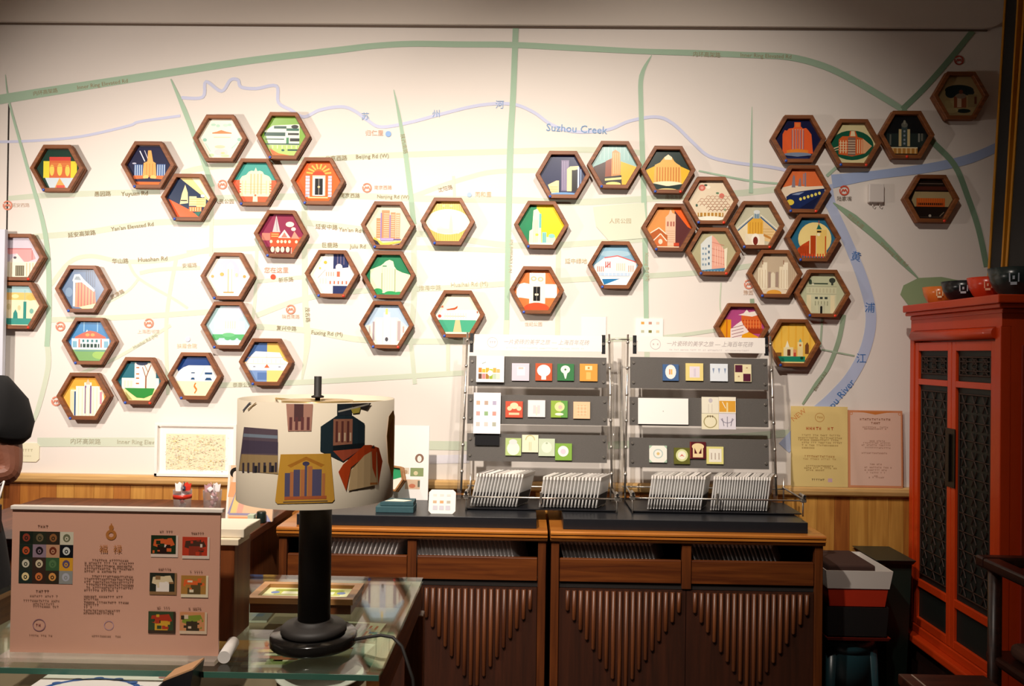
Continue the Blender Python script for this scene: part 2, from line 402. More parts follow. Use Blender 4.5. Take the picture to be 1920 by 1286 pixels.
labels = [
 ('内环高架路',85,173,9,-8,BRN), ('Inner Ring Elevated Rd',192,158,10,-8,BRN), ('内环高架路',1325,103,10,2,BRN), ('Inner Ring Elevated Rd',1436,105,10,2,BRN),
 ('内环高架路',160,828,11,1,'b7b49d'), ('Inner Ring Elevated Rd',272,829,11,1,'b7b49d'), ('苏',685,219,15,0,BLU), ('州',818,214,15,0,BLU), ('河',937,197,16,0,BLU), ('Suzhou Creek',1081,242,19,3,'7d9fc6'),
 ('归仁里',702,250,11,0,ORG), ('Beijing Rd (W)',698,293,10,-2,BRN), ('北京西路',630,297,10,-2,BRN), ('愚园路',192,364,10,-2,BRN), ('Yuyuan Rd',252,363,11,-2,BRN),
 ('南京西路',656,367,9,1,BRN), ('Nanjing Rd (W)',737,369,9,1,BRN), ('南京西路',718,352,8,0,ORG), ('沈阳路',835,354,9,-14,BRN), ('同和里',906,365,10,0,'d8b58e'),
 ('延安高架路',153,439,10,-6,BRN), ("Yan'an Elevated Rd",248,425,10,-7,BRN), ('延安中路',612,426,10,3,BRN), ("Yan'an Rd (M)",665,432,10,4,BRN), ('巨鹿路',618,460,10,0,BRN), ('Julu Rd',671,462,10,0,BRN),
 ('华山路',225,490,10,-2,BRN), ('Huashan Rd',286,486,11,-3,BRN), ('安福路',355,498,9,-3,'b5a88c'), ('武康路',220,552,9,-28,BRN), ('您在这里',518,507,11,0,'e0967c'), ('新乐路',536,525,9,-4,BRN), ('陕西南路',545,594,8,0,'c8a890'),
 ('淮海中路',806,540,10,-2,'c2b79c'), ('Huaihai Rd (M)',880,533,11,-2,'c2b79c'), ('复兴中路',537,616,9,3,BRN), ('Fuxing Rd (M)',613,625,10,4,BRN), ('上海图书馆',278,622,8,0,'d6bfae'), ('Huaihai Rd (M)',272,640,8,-28,'b9b39c'), ('扶霞合院',350,649,9,0,'dcc4a4'),
 ('人民公园',1163,415,10,0,'b39a78'), ('延中绿地',1080,490,10,0,'c9ba95'), ('陆家嘴',1583,373,9,0,'6f6558'), ('豫园',1403,549,9,0,'c8a890'), ('泰康公馆',455,722,9,0,'b9b39c'), ('南京东路',1264,370,8,0,BRN), ('世纪公园',1000,608,8,0,'cdb9a4'),
 ('黄',1605,482,19,12,'3f6fae'), ('浦',1631,578,19,3,'3f6fae'), ('江',1615,673,19,0,'3f6fae'), ('Huangpu River',1563,757,18,-50,'4a77b2'), ('世纪大道',1604,415,9,40,BRN), ('Yincheng Mid. Rd',1676,477,9,41,BRN),
 ('人民公园',420,378,9,0,BRN), ('延安西路',38,385,8,0,'d2bfae'), ('Elevated Rd',1538,715,8,-58,'7c7a5c'), ('N-S Elevated Rd',958,480,9,-88,'bfbaa0'), ('Xizang Rd (M)',1213,500,9,88,'b5ad8e'), ('陕西南路',757,270,9,80,BRN), ('茂名路',576,590,9,86,BRN),
]
for t, px, py, sz, a, c in labels: text(lt, t, px, py, sz, c, mapxf, h, a, res=2)
RED = 'd2553c'
for px, py, s_ in ((14,385,1),(417,346,1),(688,352,1),(545,580,1),(113,612,1),(279,606,1),(1583,357,1.05),(1404,533,1),(1798,113,1),(105,752,1)):
    col = {1798: 'a8402e', 1583: RED}.get(px, 'd98a72')
    r = 9*s_
    art(lt, [ring_shape(col, px, py, r, r-2.6, 20, 200), ring_shape(col, px, py, r, r-2.6, 212, 385),
             Ln(col, px-5*s_, py+3*s_, px-2.2*s_, py-2.5*s_, 2), Ln(col, px-2.2*s_, py-2.5*s_, px, py+1.5*s_, 2), Ln(col, px, py+1.5*s_, px+2.2*s_, py-2.5*s_, 2), Ln(col, px+2.2*s_, py-2.5*s_, px+5*s_, py+3*s_, 2)], mapxf, None, h)
art(lt, [El('d8543c', 512, 519, 5, 5), El('8fb0dc', 728, 251, 5.5, 5.5), El('a9bfe0', 880, 365, 4.5, 4.5), El('c4cde6', 352, 636, 4.5, 4.5)], mapxf, None, h)
part('map_lettering', lt, M_map, wall)

# ================================================================== HEXAGONAL FRAMED TILES
RO, RI = 51.5*S*0.988, 43.2*S*0.988
DEP = 0.040
frm = MB(); prof = [(RO-.003, 0.0005), (RO-.003, .011), (RO, .012), (RO, .022), (RO-.0022, .0235), (RO-.0022, .0285), (RO, .030), (RO, .0385), (RO-.0015, DEP), (RI+.0015, DEP), (RI, .0385), (RI, .012), (RI+.001, .0005)]
vs = [(r*math.cos(R_(60*k)), -d, r*math.sin(R_(60*k))) for r, d in prof for k in range(6)]
fs = [(i*6+k, (i+1)*6+k, (i+1)*6+(k+1) % 6, i*6+(k+1) % 6) for i in range(len(prof)-1) for k in range(6)]
fs += [((len(prof)-1)*6+k, k, (k+1) % 6, (len(prof)-1)*6+(k+1) % 6) for k in range(6)]
frm.add(vs, fs)
M_frame = wood('walnut_frame', '683a1b', '8d5329', 'X', 0.5, 1.4)
frame_me = frm.mesh('frame', M_frame)
def pin_mesh(c):
    m = MB(); m.lathe([(0.0, .004), (.0035, .0036), (.0055, .002), (.006, 0)], 12)
    me = m.mesh('pin', mat('pin_'+c, c, 0.25)); me.transform(Matrix.Rotation(R_(90), 4, 'X')); return me
pin_blue, pin_red = pin_mesh('2f55b4'), pin_mesh('e23a20')
HP = hexclip(43.0)
def BG(c): return Rc(c, -44, -39, 44, 39)
HEX = [
 (105.5,315,'b','yellow and red arcaded hall on a dark green ground',[BG('16382c'),Rc('ddd03a',-29.5,-15,-18,17),Rc('ddd03a',22,-15,35,17),Rc('cf6a3a',-18,-23,23,17),Rc('c9443a',-18,-23,23,-16),El('ecc95a',-13,2,4.5,11),El('ecc95a',2,1,5,12),El('ecc95a',17,3,4.5,11),Sh('d88a4a',-16,-12,22,-4,3,1.2),Po('c9d6dc',-26,17,32,17,20,38,-16,38),Po('e3a65a',2,17,-8,38,16,38),Rc('d8584a',-4,31,12,38)]),
 (276.5,308.7,'b','orange spired tower under white searchlights on navy',[BG('14163a'),Ln('e8e8f0',-19,-28,-9,-8,1.8),Ln('c8c8d8',-10,-29,-3,-12,1.2),El('b8b8cc',-29,-4,4,1.5),Rc('3a5a90',-29,-2,-12,22),St('c8d8e8',-29,-1,-13,21,4,1.4),Rc('3a5a90',14,-3,31,22),St('c8d8e8',14,-2,31,21,4,1.4),Po('e8a55c',-3,-29,3,-29,7,-8,12,-5,14,24,-13,24,-11,-5,-4,-8),St('cf7a3c',-8,-4,9,20,3,1),Rc('e0703a',-30,19,30,26),El('f0c070',-6,22,6,4),El('f0c070',8,22,6,4),Po('14163a',-27,26,0,24,26,26,24,31,-25,31),Po('14163a',-4,28,0,20,4,28),Rc('e86a28',-25,31,25,39)]),
 (351.5,369.5,'b','white domed villa between a yellow ray and an orange slope',[BG('162a4a'),Po('f0d890',-19,-38,24,-38,43,0,38,6),Po('f8ecc8',4,-38,18,-38,41,-2,38,3),Po('e8602c',-40,2,-20,40,26,40,0,22),Po('f0dca0',-8,-25,-3,-10,-2,10,-18,12,-14,-8),Rc('f0dca0',0,-3,14,15),Rc('ecd090',14,0,32,17),Sh('c8a060',0,0,30,14,3,1),Rc('e8783a',0,17,24,26),St('f4dca8',1,18,24,25,5,1.4),Po('1f6a5a',10,28,24,25,18,36),Rc('1a1a24',-16,4,-4,6),El('f4ecd8',26,-4,4,3)]),
 (411.5,258.4,'','pale garlands and a small orange roof on cream',[BG('efe6d0'),El('a8cdb8',-15,-27,5,2.6),El('a8cdb8',-6,-25,4,3),El('b4d4c0',8,-26,5,3),El('a8cdb8',16,-27,4,2.6),Po('e07a3a',-17,-12,-8,-14,0,-17,10,-14,20,-12,20,-10,-17,-10),Rc('ecc8a0',-14,-4,18,-2.4),El('88b8a8',-31,2,4,3.4),El('88b8a8',35,1,4,3.4),Ln('a8cdc0',20,18,33,6,2.4),Ln('a8cdc0',-30,8,-20,24,2),El('e8c8c8',0,25,13,6),El('d8c8a8',-2,15,10,3),El('b8d0a8',-18,31,5,3),El('b8d0a8',8,32,8,2.5),El('e8c890',4,27,4,2)]),
 (530.5,254,'b','white and dark green modern house among green lawns',[BG('7aa83a'),Po('dfe8d0',-38,-10,-22,-21,29,-24,29,36,-26,25),Rc('12463a',-20,-20,4,-15),Rc('12463a',-38,-8,2,-1),Rc('1d5a48',4,-16,28,-11),Rc('12463a',-36,4,0,6),El('0e1512',20,-19,7,3.6),Rc('0e1512',7,-7,28,-3),Rc('0e1512',11,3,29,9),Rc('2a7a4a',4,2,9,13),Rc('12463a',-38,13,29,15.5),Rc('a8c46a',-30,16,29,38),St('d8e0a8',-26,17,28,23,6,2),Rc('12463a',7,24,28,27),El('1d5a48',-2,26,3,2),Po('e0702c',-28,22,-10,32,29,39,-20,40)]),
 (476.5,341,'b','cream stepped tower on teal above orange',[BG('3a9c90'),Rc('e8603c',-44,-5,44,40),Po('f4e2bc',0,-29,3,-22,8,-23,13,-21,16,-16,22,-14,26,-12,30,-6,30,26,-30,26,-30,-6,-26,-12,-18,-15,-13,-21,-8,-23,-3,-22),St('f0b890',-12,-17,14,22,4,3),St('e8cf9c',-28,-4,-16,22,2,2),St('e8cf9c',18,-4,30,22,2,2),Sh('e8603c',-33,0,-27,20,4,2),Sh('e8603c',27,0,33,20,4,2),Sh('d8b88c',-22,0,22,20,4,.7),Po('f4e2bc',-4,24,4,24,5,39,-5,39),El('d86a4a',0,24,2,2)]),
 (595.5,339,'b','black doorway under a sunburst on bright orange',[BG('e8601c')]+[Ln('f0b04c',10*math.cos(R_(a)),-14+10*math.sin(R_(a)),24*math.cos(R_(a)),-14+20*math.sin(R_(a)),3.2) for a in range(190,356,23)]+[Rc('b8c4d8',-25,-11,-17,29),Sh('e8783c',-25,-10,-17,28,6,1),Rc('b8c4d8',18,-11,25,29),Sh('e8783c',18,-10,25,28,6,1),El('d8401c',0,-14,12,6),Rc('ecc4ac',-12,-12,13,27),Rc('f4ece4',-10,-9,11,27),Rc('101014',-7,-6,8,25),Rc('a8a094',0,-6,1,25),El('e0c090',.5,10,2.4,2),Rc('f4c890',-20,29,18,31.5)]),
 (526,438,'b','orange church with a grey spire on a maroon sky',[BG('8a2a4a'),Po('c0b8b8',-11,-36,-3,-4,-18,-4),Ln('8a8088',-11,-30,-9,-6,1),El('f0e4c8',15,-19,8,5),El('f0e4c8',22,-10,4.5,3.5),Rc('c87a6a',-38,-2,-20,12),Rc('c8502c',-22,-4,-4,24),Sh('f0a860',-20,-2,-6,6,2,2),Rc('c8502c',-8,5,38,24),Po('d8d0cc',5,-9,-7,7,17,7),Po('c87a6a',5,-4,-1,6,11,6),Po('d8907c',24,-6,18,8,34,8),[El('f0e8b8',q,14,2.6,3) for q in (-20,-7,0,7,15,28)],Rc('6a2a2a',-28,24,26,37),[El('f0ecc0',q,29,3.6,5.4) for q in (-17,-7,2,12)],Rc('b8a090',-12,25,-10.6,37),Rc('b8a090',18,25,20,37),Rc('c8502c',20,22,34,38)]),
 (727,421.6,'b','three coral pink tower blocks on beige',[BG('d8cfb4'),Rc('e88a60',-23,-14,-14,24),Sh('f0c0a0',-22,-10,-15,22,7,1),Rc('e88a60',-13,-29,2,27),Sh('f4c8a8',-9,-24,1,24,12,1.2),Rc('e88a60',4,-25,13,26),Rc('e89a74',14,-24,22,25),Sh('f4c8a8',5,-22,12,22,11,1.2),Sh('f4d0b4',15,-21,21,22,11,1.2),Rc('8a7ab0',-15,-24,-12.6,28),Rc('8a7ab0',2,-20,4.2,26),Rc('a898c8',-14,24,10,29),Rc('6a5a90',10,25,24,27.5),Po('e8c050',-26,22,-10,33,24,29,24,32,-10,39,-30,28),Po('2a2430',-29,26,-20,38,-14,38,-20,30),Po('2a2430',10,37,24,33,22,39)]),
 (839,414.6,'b','small grey church inside a gold bordered oval',[BG('deae4a'),St('ecc470',-30,-36,30,36,14,1),El('f4ecd0',0,0,41.5,24,26),Po('c8c4b4',6,-16,9,2,10,22,2,22,3,2),Rc('d0ccb8',-20,13,2,22),Po('d8d4c4',-22,13,-14,8,-6,13),Rc('ddd8c4',10,15,22,22),El('ecd088',-8,-30,3,2),El('ecd088',6,-30,3,2)]),
 (31,482,'r','half-timbered house with a pink roof, beside the door seam',[BG('d0c8d4'),Po('e8a0a0',-30,-17,24,-17,32,2,12,10,-4,-8,-20,-6),Ln('c06060',-30,-17,24,-17,1.6),Rc('f0e8d0',-40,8,40,39),Po('ece0d8',-20,8,-4,-8,10,10),Rc('6a6450',-7,15,10,35),St('a8a488',-6,16,9,34,4,1),[Rc('d8b890',q,10,q+1.5,36) for q in (-16,14,20,26)],Rc('c88080',24,-14,26,4),El('5a5860',-8,0,3,2.4)]),
 (31,572.6,'r','teal spires and an orange skyline, beside the door seam',[BG('f4e4c0'),Rc('a8ccd0',-44,-39,44,-25),Rc('f0c070',-44,-25,44,-11),El('f4dca8',-8,-18,7,4),El('f0b860',22,-16,8,6),Rc('2a8a80',8,-8,14,30),Po('2a8a80',-12,32,-11,14,-7,7,-3,14,-2,32),Rc('3a9488',-30,24,24,36),El('7ab0a0',24,10,4,5),El('d8c898',-20,2,4,6),El('d8c898',0,4,3,5),Rc('8ab8ac',10,-30,10.8,-8)]),
 (152.5,541.5,'b','curved coral tower on a deep blue sky',[BG('48688e'),[Rc('2a4868',q,-38,q+1.8,-4) for q in (4,8,12,16,20)],El('6a88a8',-28,6,7,9),Po('e88a60',-15,-17,-2,-16,22,4,24,27,-8,34,-16,34),[Po('c85040',q,-15+max(0,q+2)*.75,q+2.2,-15+max(0,q+2)*.75,q+2.2,33-max(0,q+6)*.2,q,33-max(0,q+6)*.2) for q in (-11,-5,1,7,13,19)],Po('b8c4cc',-22,-16,-18,-28,-8,-29,0,-19,22,1,20,5,-4,-13,-18,-12),Po('7a8a94',-18,-18,-15,-24,-9,-24,-5,-17),Rc('d8e0dc',-20,-14,-16,33),Po('f0d8a0',-8,34,24,27,20,36,0,38)]),
 (426,517.5,'b','slim tower before a lilac disc on white',[BG('f8f4e8'),El('b8c0e0',-1,-8,22,25),Rc('f8f4e8',-23,2,23,20),Po('d0dcec',-22,6,-4,4,-4,9,-22,12),Po('d0dcec',9,4,22,6,22,12,9,9),Po('c8d4e8',-18,18,-2,14,-2,24,-18,24),Po('c8d4e8',9,14,20,18,20,24,9,24),Po('fbf4e4',-3,-20,3,-27,9,-20,9,32,-3,32),Rc('e8b080',-2,-14,0,30),Rc('ecc8a0',5,-14,6.5,30),El('e8a850',-13,-4,4,3.6),El('f0c8a8',15,-3,3,4),El('d89850',-31,0,3,3),El('d89850',30,0,3,3),Rc('e89050',-10,29,10,31.5)]),
 (621.7,513,'br','white hall split by a navy band, with gold moons',[BG('f4f0e4'),Rc('26305c',1,-39,30,-8),St('6a6078',6,-38,24,-18,3,2),El('f0e4e0',12,-13,6.5,6.5),Po('efe6de',-28,10,-14,-8,4,-10,40,-14,42,20,-28,20),Ln('a8a098',-28,8,-14,-8,1),Rc('e06a50',8,-5,14,5),St('e8a898',-14,-4,4,4,4,2),St('e06a50',-8,13,38,19,6,2.6),St('d8ccc8',-26,8,-10,18,3,3),Rc('26305c',1,21,30,39),Rc('f4f0e4',1,20,40,22),El('d8b040',-14,-22,3.2,3),El('d8c060',-24,-11,2,2)]),
 (727.5,515,'b','cream apartment blocks against deep green',[BG('1f7a50'),Po('ecebc0',-35,-10,-15,-18,-10,-22,-6,-26,1,-29,8,-26,10,-17,15,-10,26,-5,41,-1,33,34,-30,34,-35,10),Rc('c8c898',-13,-16,-12,34),Rc('a8b088',-14,-4,-11.6,34),Rc('9aa480',11,-12,13,32),Rc('1f7a50',-12,-18,-4,-16),St('dcdcac',-10,-14,9,28,4,1),El('2f9a5a',-20,31,9,6),El('2f9a5a',4,35,12,5),El('2f9a5a',20,35,10,4)]),
 (426,609.7,'b','pale mansion above a bright green hedge',[BG('b8dce0'),El('d4dce8',4,-24,26,12),El('d8d8ec',20,-30,8,9),Rc('f2eee4',-28,-14,20,16),Rc('eae8e4',18,-8,30,16),St('e8e0c0',-8,-8,14,6,5,2),Sh('e0dcd4',-28,0,24,10,2,.8),Rc('58b070',-31,17,31,24),[El('58b070',q,24,6,4) for q in (-24,-2,8,24)],El('6abc80',0,18,12,4),Rc('d0e4e0',-40,29,40,39)]),
 (724,609,'br','cream tower with brown piers under a pale blue sky',[BG('b4cae0'),Po('f2e8d8',-41,2,-28,-2,-22,-14,20,-14,28,-6,41,4,22,39,-22,39),Rc('a89aa0',-27,-6,-23,30),Rc('c8b8b0',-34,2,-31,18),Rc('b8a8a8',20,-8,26,30),Rc('c8a8a0',30,2,33,14),Rc('e6e2e4',-6,-24,6,36),St('c8cce0',-5,-20,5,20,3,1.2),Rc('f0d080',-3,-31,1.4,-20),Rc('f8f0e0',-20,-10,-8,38),Rc('f8f0e0',8,-10,18,38),El('505058',0,27,3,4)]),
 (857.5,588.5,'b','white pavilion over mint green lawns',[BG('f6ecd0'),Rc('fbf4e4',-43,-8,43,11),Po('b8502c',-22,-9,-6,-12,0,-16,-1,-11,-6,-8,-20,-7),Po('c86a48',-33,-12,-28,-17,-27,-12),Rc('b8502c',36,-6,38,-2),El('d85040',-34,4,3.4,3),Rc('f0c0b0',-26,3,14,5),St('f0d0c0',-26,-2,18,8,9,1),Rc('4aa884',-36,11,35,39),Po('e8c090',-4,11,4,11,9,39,-9,39),Rc('f6ecd0',-40,34,40,39)]),
 (165.5,639.5,'b','white villa with a red roof and green lawn',[BG('3a80b8'),Rc('8ab8d8',-14,-38,-12,-18),Rc('8ab8d8',12,-38,14,-18),Po('e8e8e8',-10,-16,-7,-22,-4,-16),Po('c86450',-30,-8,-14,-16,-2,-20,10,-18,29,-8,29,-5,-30,-5),El('e0a060',-6,-12,4,3),El('e0a060',4,-12,4,3),Rc('e0e8ec',-36,-5,36,16),St('3a7a80',-18,-3,16,2,4,4),Rc('1a4038',-19,5,17,12),St('e0e8ec',-19,5,17,12,5,2),Rc('d88070',-23,-4,-20,12),Rc('d88070',19,-4,22,12),Rc('7ab0c8',-34,0,-26,12),Rc('7ab0c8',26,0,34,12),Rc('7aa868',-44,16,44,39),El('9ac068',20,26,16,8),Rc('6a9890',-30,17,30,19.5)]),
 (155.5,743,'b','cream pinstriped tower on an amber sky',[BG('f0a83c'),El('f6c060',-24,10,12,26),Rc('f8ecd0',-30,-12,36,39),Rc('f0b04c',-44,-12,-28,39),Rc('fbf2dc',-18,-19,28,39),Rc('fbf2dc',-2,-26,12,39),Po('f0c0a0',5,-33,10,-22,0,-22),Rc('1f4a80',-21,-9,-18,37),Rc('7a5a90',-1,-20,2,33),Rc('7a5a90',9,-20,12,33),Rc('e890a0',28,-8,32,15),St('e8d8b0',-16,-16,26,38,6,1),St('f0c890',-30,-10,-22,34,3,1)]),
 (259,714,'br','white house with a bare tree and green lawn',[BG('1f6a7a'),Rc('f0dca0',-44,16,44,39),Rc('f8f0e0',-35,-5,36,16),Rc('fbf4e8',-11,-34,8,16),Rc('f4e8d8',8,-34,30,15),St('e8dcc8',-32,0,-14,12,3,4),[Rc('b86a3a',-8,q,-2,q+2.4) for q in (-26,-14,-6,4)],El('2a3a5a',3,-33,11,4),Ln('8a4a2a',11,15,11,-8,2.4),Ln('8a4a2a',11,-6,4,-26,1.4),Ln('8a4a2a',11,-6,20,-30,1.6),Ln('8a4a2a',15,-16,8,-30,1),Po('2f8a3a',-30,14,28,14,24,26,8,33,-6,32,-20,22),Po('a8a060',-28,20,-14,36,-24,36)]),
 (364,705,'b','white villa with navy windows and an orange squiggle',[BG('f4f0e8'),Po('1a3f80',-44,-39,44,-39,44,-20,-14,-20,-24,-16,-34,-8),Rc('e8e4e4',12,-20,16,8),Rc('f6e8c0',-44,10,44,39),Rc('1f4a78',17,-7,31,-3),Po('1f4a78',17,8,20,3,28,3,31,8),Rc('1f4a78',-9,-7,-2,-5),Po('1f4a78',-10,7,-8,3,-3,3,-2,7),Ln('d8d4d0',8,2,18,-18,1),Ln('e07a30',0,13,-3,19,2.6),Ln('e07a30',-3,19,2,26,3.4),Ln('e07a30',2,26,-2,33,2.4)]),
 (498,678.6,'b','white terrace over blue and yellow quarters',[BG('f4d080'),Rc('4a6aa0',-44,-39,0,0),Rc('f0c060',0,-39,44,0),Rc('7a98c8',-44,14,0,39),Rc('5a7ab0',-18,20,0,34),Po('f6f0ea',-30,-12,-22,-20,24,-18,32,-4,43,2,36,16,-36,16,-41,2),Rc('e8b0a0',-38,-9,36,-8),Rc('e8c8b8',-38,3,40,4),St('e8d0c8',-30,-6,30,2,7,1),Po('d86a40',0,4,-5,11,5,11),Rc('8a94a8',-26,8,-22,10),Rc('8a94a8',22,8,26,10),Rc('e8e0dc',-2,-18,0,-9)]),
 (1015,421,'b','white tower between green and bright yellow',[BG('f4cc1c'),Po('0f8050',-44,-40,-9,-40,-9,40,-44,40),Po('f4f0c8',-15,-28,-8,-31,-1,-20,1,39,-23,39,-22,11,-17,8),Rc('6ab8b8',-4,-22,0,5),St('d8d8a0',-15,-10,-6,34,3,1.2),Rc('8ac8c0',2,13,10,36),St('4a98a0',3,15,9,34,2,1),Rc('c8e0c0',10,22,27,36),El('8ac8c0',20,20,6,4),Rc('f4f4d8',-22,33,22,39),El('e8c84a',-8,18,3,2.4)]),
 (1006.5,543.7,'b','white gatehouse with black doors on orange',[BG('e07a40'),Rc('fbf6ec',-38,-12,38,14),Po('fbf6ec',-38,-10,-24,-14,-14,-12,-14,16,-30,14),Rc('fbeed8',-14,-33,16,25),El('f0b890',-6,-22,5.4,4.4),El('f0b890',7,-21,5.4,4.4),El('fbeed8',-6,-22,3,2.4),El('fbeed8',7,-21,3,2.4),Rc('141414',-6.5,-7,6.5,20),Rc('8a8478',-.5,-7,.5,20),El('f0e0c0',-1.8,8,1.8,2),El('f0e0c0',1.8,8,1.8,2),El('d8502c',0,36,25,13)]),
 (1055.5,327,'b','grey tower and cream block on midnight blue',[BG('15204a'),Rc('6a6080',-3,-29,12,30),St('a89cb8',-2,-27,11,28,4,1.2),Po('e8d8a0',8,-12,14,-17,30,-18,30,-12,22,-10,22,30,8,30),Rc('0c0c10',17,-10,28,30),Rc('b8c8e0',28,-16,31,24),Rc('8098c0',33,-12,35,20),Po('f0dca0',-28,18,-12,10,-7,10,-7,36,-20,36),Sh('c8a860',-24,20,-9,32,3,1.2),El('6a98c8',2,37,28,5)]),
 (1152.4,308.4,'b','brown skyscraper on teal with a yellow slope',[BG('8fb8b4'),St('a8c8c4',-30,-38,30,-10,8,1.4),Po('3a1a14',-39,3,-16,-7,-16,40,-30,38),Po('e8b020',12,-8,42,2,22,39,12,39),Po('d08a4a',-16,-8,-4,-14,-4,-26,2,-30,11,-24,12,18,-17,24),Po('8a4020',-16,-8,-5,-13,-5,22,-17,24),St('f0c080',-3,-24,11,16,4,1.2),Po('1a1414',-18,22,14,18,15,39,-20,39),Po('f0dc90',-17,25,14,22,14,26,-17,29),El('f0dc80',-1,35,14,4)]),
 (1253,317.6,'br','golden stepped art deco tower on black green',[BG('0e2a26'),Po('e8b828',-41,0,-24,-8,24,-8,42,0,28,30,-28,26),Po('ecb65e',-24,-10,-20,-12,-14,-15,-10,-20,-6,-25,1,-30,8,-25,12,-18,16,-14,24,-9,27,26,-26,24),St('c87a30',-22,-6,24,24,9,2),Po('f4e4c0',-6,-25,1,-30,8,-25,8,-20,-6,-20),El('f4e8c4',0,25,27,4.5),Po('0e2a26',-30,24,0,30,30,25,28,36,-28,36),El('f0d890',0,38,20,4)]),
 (1153.8,496.6,'b','white stadium with red trim on a blue sky',[BG('8ab4cc'),El('a8c8d8',0,-22,30,6),Po('f6ece8',-39,0,-20,-14,5,-18,41,-6,36,26,-34,26),Ln('d86060',-20,-14,5,-18,2),Ln('d86060',5,-18,41,-6,2),St('e08878',-34,2,-20,12,4,1.6),[Rc('c04848',q,-7,q+1.6,5) for q in (-18,-14,-10)],Ln('c04848',-18,4,-9,-4,1.4),St('e8c8a0',2,-4,20,10,5,1.2),St('e0a898',24,0,36,12,3,1.6),Rc('c0d4e8',-30,14,28,20),St('e8ecf4',-30,14,28,20,8,1),Rc('f4f4f4',-44,25,44,39),Po('2a7ab0',-24,26,10,25,-20,37)]),
 (1334,375.5,'br','scalloped cream tower with two red flowers',[BG('e8d8bc'),El('d07060',-16,-25,6.5,6),El('e8a898',-16,-25,3,3),El('4a5a4a',-9,-30,3,2),El('d87868',21,-10,5,5),El('6a8a6a',13,-15,3,2),El('f4ecd4',-4,-26,4,3),[[ring_shape('b88a70',(q-(4-abs(r_))/1)*8*1.0+(0 if r_%2 else 4)-0, 4+r_*5, 4.4, 3.6, 180, 360, 8) for q in range(1,8)] for r_ in range(-2,4)],El('4a6a5a',-26,8,2,2.4),El('8aa880',27,16,2,2),Rc('b8863a',-24,22,24,29),St('f0e0b8',-24,22,24,29,7,2.4),El('f2f0e0',0,33,25,4.5)]),
 (1255,426,'b','stone church tower between orange and brown halves',[BG('e0944e'),Po('5a2a2a',11,-39,44,-10,44,39,11,39),Po('e8601c',6,-39,26,-39,44,2,36,-2),Po('e8c0a0',-6,-20,0,-26,3,-36,7,-28,13,-26,13,34,-6,34),[Rc('b06a5a',q,-12,q+3,-3) for q in (-3,3,8)],Sh('d0a080',-6,4,12,28,6,.8),Po('b8602c',-34,10,-18,0,-2,14,-2,36,-30,36),Ln('f4e0c8',-34,10,-18,0,2),Ln('f4e0c8',-18,0,-4,12,2),Po('d0703a',-28,36,-27,22,-15,11,-3,25,-2,39),Ln('f4e0c8',-28,24,-15,11,2),Ln('f4e0c8',-15,11,-3,25,2),El('f0dcc0',-15,26,4,5),Rc('f4dcc0',-30,35,20,39),Rc('c84a2c',10,28,20,34)]),
 (1420,421.4,'br','yellow corner building with a round arched door',[BG('c8c4a8'),Po('f0e0b8',-34,10,-16,-6,-16,36,-28,32),Po('e8c890',10,-12,38,10,34,32,10,28),Sh('d0a860',12,4,34,20,3,1),Po('e8b040',-16,-8,-5,-14,8,-14,13,-8,13,17,-16,17),St('c88a28',-14,-6,12,15,5,1.2),Rc('f0e4c8',-20,16,16,38),Po('c88a40',14,15,28,22,28,26,14,20),El('fbf4e0',-1,26,8,11),El('7a2a20',-1,29,4.6,8),Ln('2a5a90',-34,10,-6,-15,1.8),Ln('2a5a90',8,-16,38,10,2),Ln('f4f0e0',-36,7,-6,-19,1.4),Ln('f4f0e0',8,-20,40,7,1.4),Rc('9ab0b8',-4,-24,6,-13),El('dce0dc',1,-25,6,4),St('4a6a88',-3,-22,5,-14,2,1.2)]),
 (1338.6,471,'br','pink wedge shaped building on olive grey',[BG('b8b08a'),Po('d8dcd8',-23,-14,-12,-26,-2,-31,-2,39,-22,38),[Rc('506a80',-9,q,-6,q+5) for q in (-13,-2,9,20)],[Rc('8aa0b0',q,r_,q+3,r_+4) for q in (-20,-15) for r_ in (-8,2,12,22)],Po('e8aa94',-2,-31,4,-26,21,-4,22,34,-2,37),[Ln('c87a6a',-2,q,21,q+6,1) for q in (-18,-6,6,18)],St('f0c8b4',2,-10,20,26,4,1.2),Po('ece4c8',21,-5,27,-8,25,32,22,34),Po('4a80a0',-24,35,23,30,20,39,-20,39),St('8ab0c4',-18,35,18,38,6,2)]),
 (1507,354,'br','bridge of lights under an orange sky',[BG('e0703c'),Po('f0dcc0',-44,-2,-20,-8,10,-6,44,-8,44,39,-44,39),Po('8a808c',-18,-24,-16,-28,-14,-24,-13,-4,-20,-4),Po('8a808c',-6,-20,-3,-22,-2,-6,-8,-6),Rc('9a8a94',1,-30,3,-10),Rc('8a808c',4,-32,7,-6),Po('1a2a5a',-30,14,-22,8,-8,4,16,0,42,-3,41,8,10,39,-20,39,-28,24),Po('8a98b8',-20,10,-10,6,4,4,-6,10),El('ecd24a',-22,24,7,5.5),[El('ecdc6a',-10+q*7,20-q*2.3,2.6,3) for q in range(1,7)],Po('141c40',-10,38,40,6,42,20,20,39),Ln('d0603c',26,32,36,14,1.6)]),
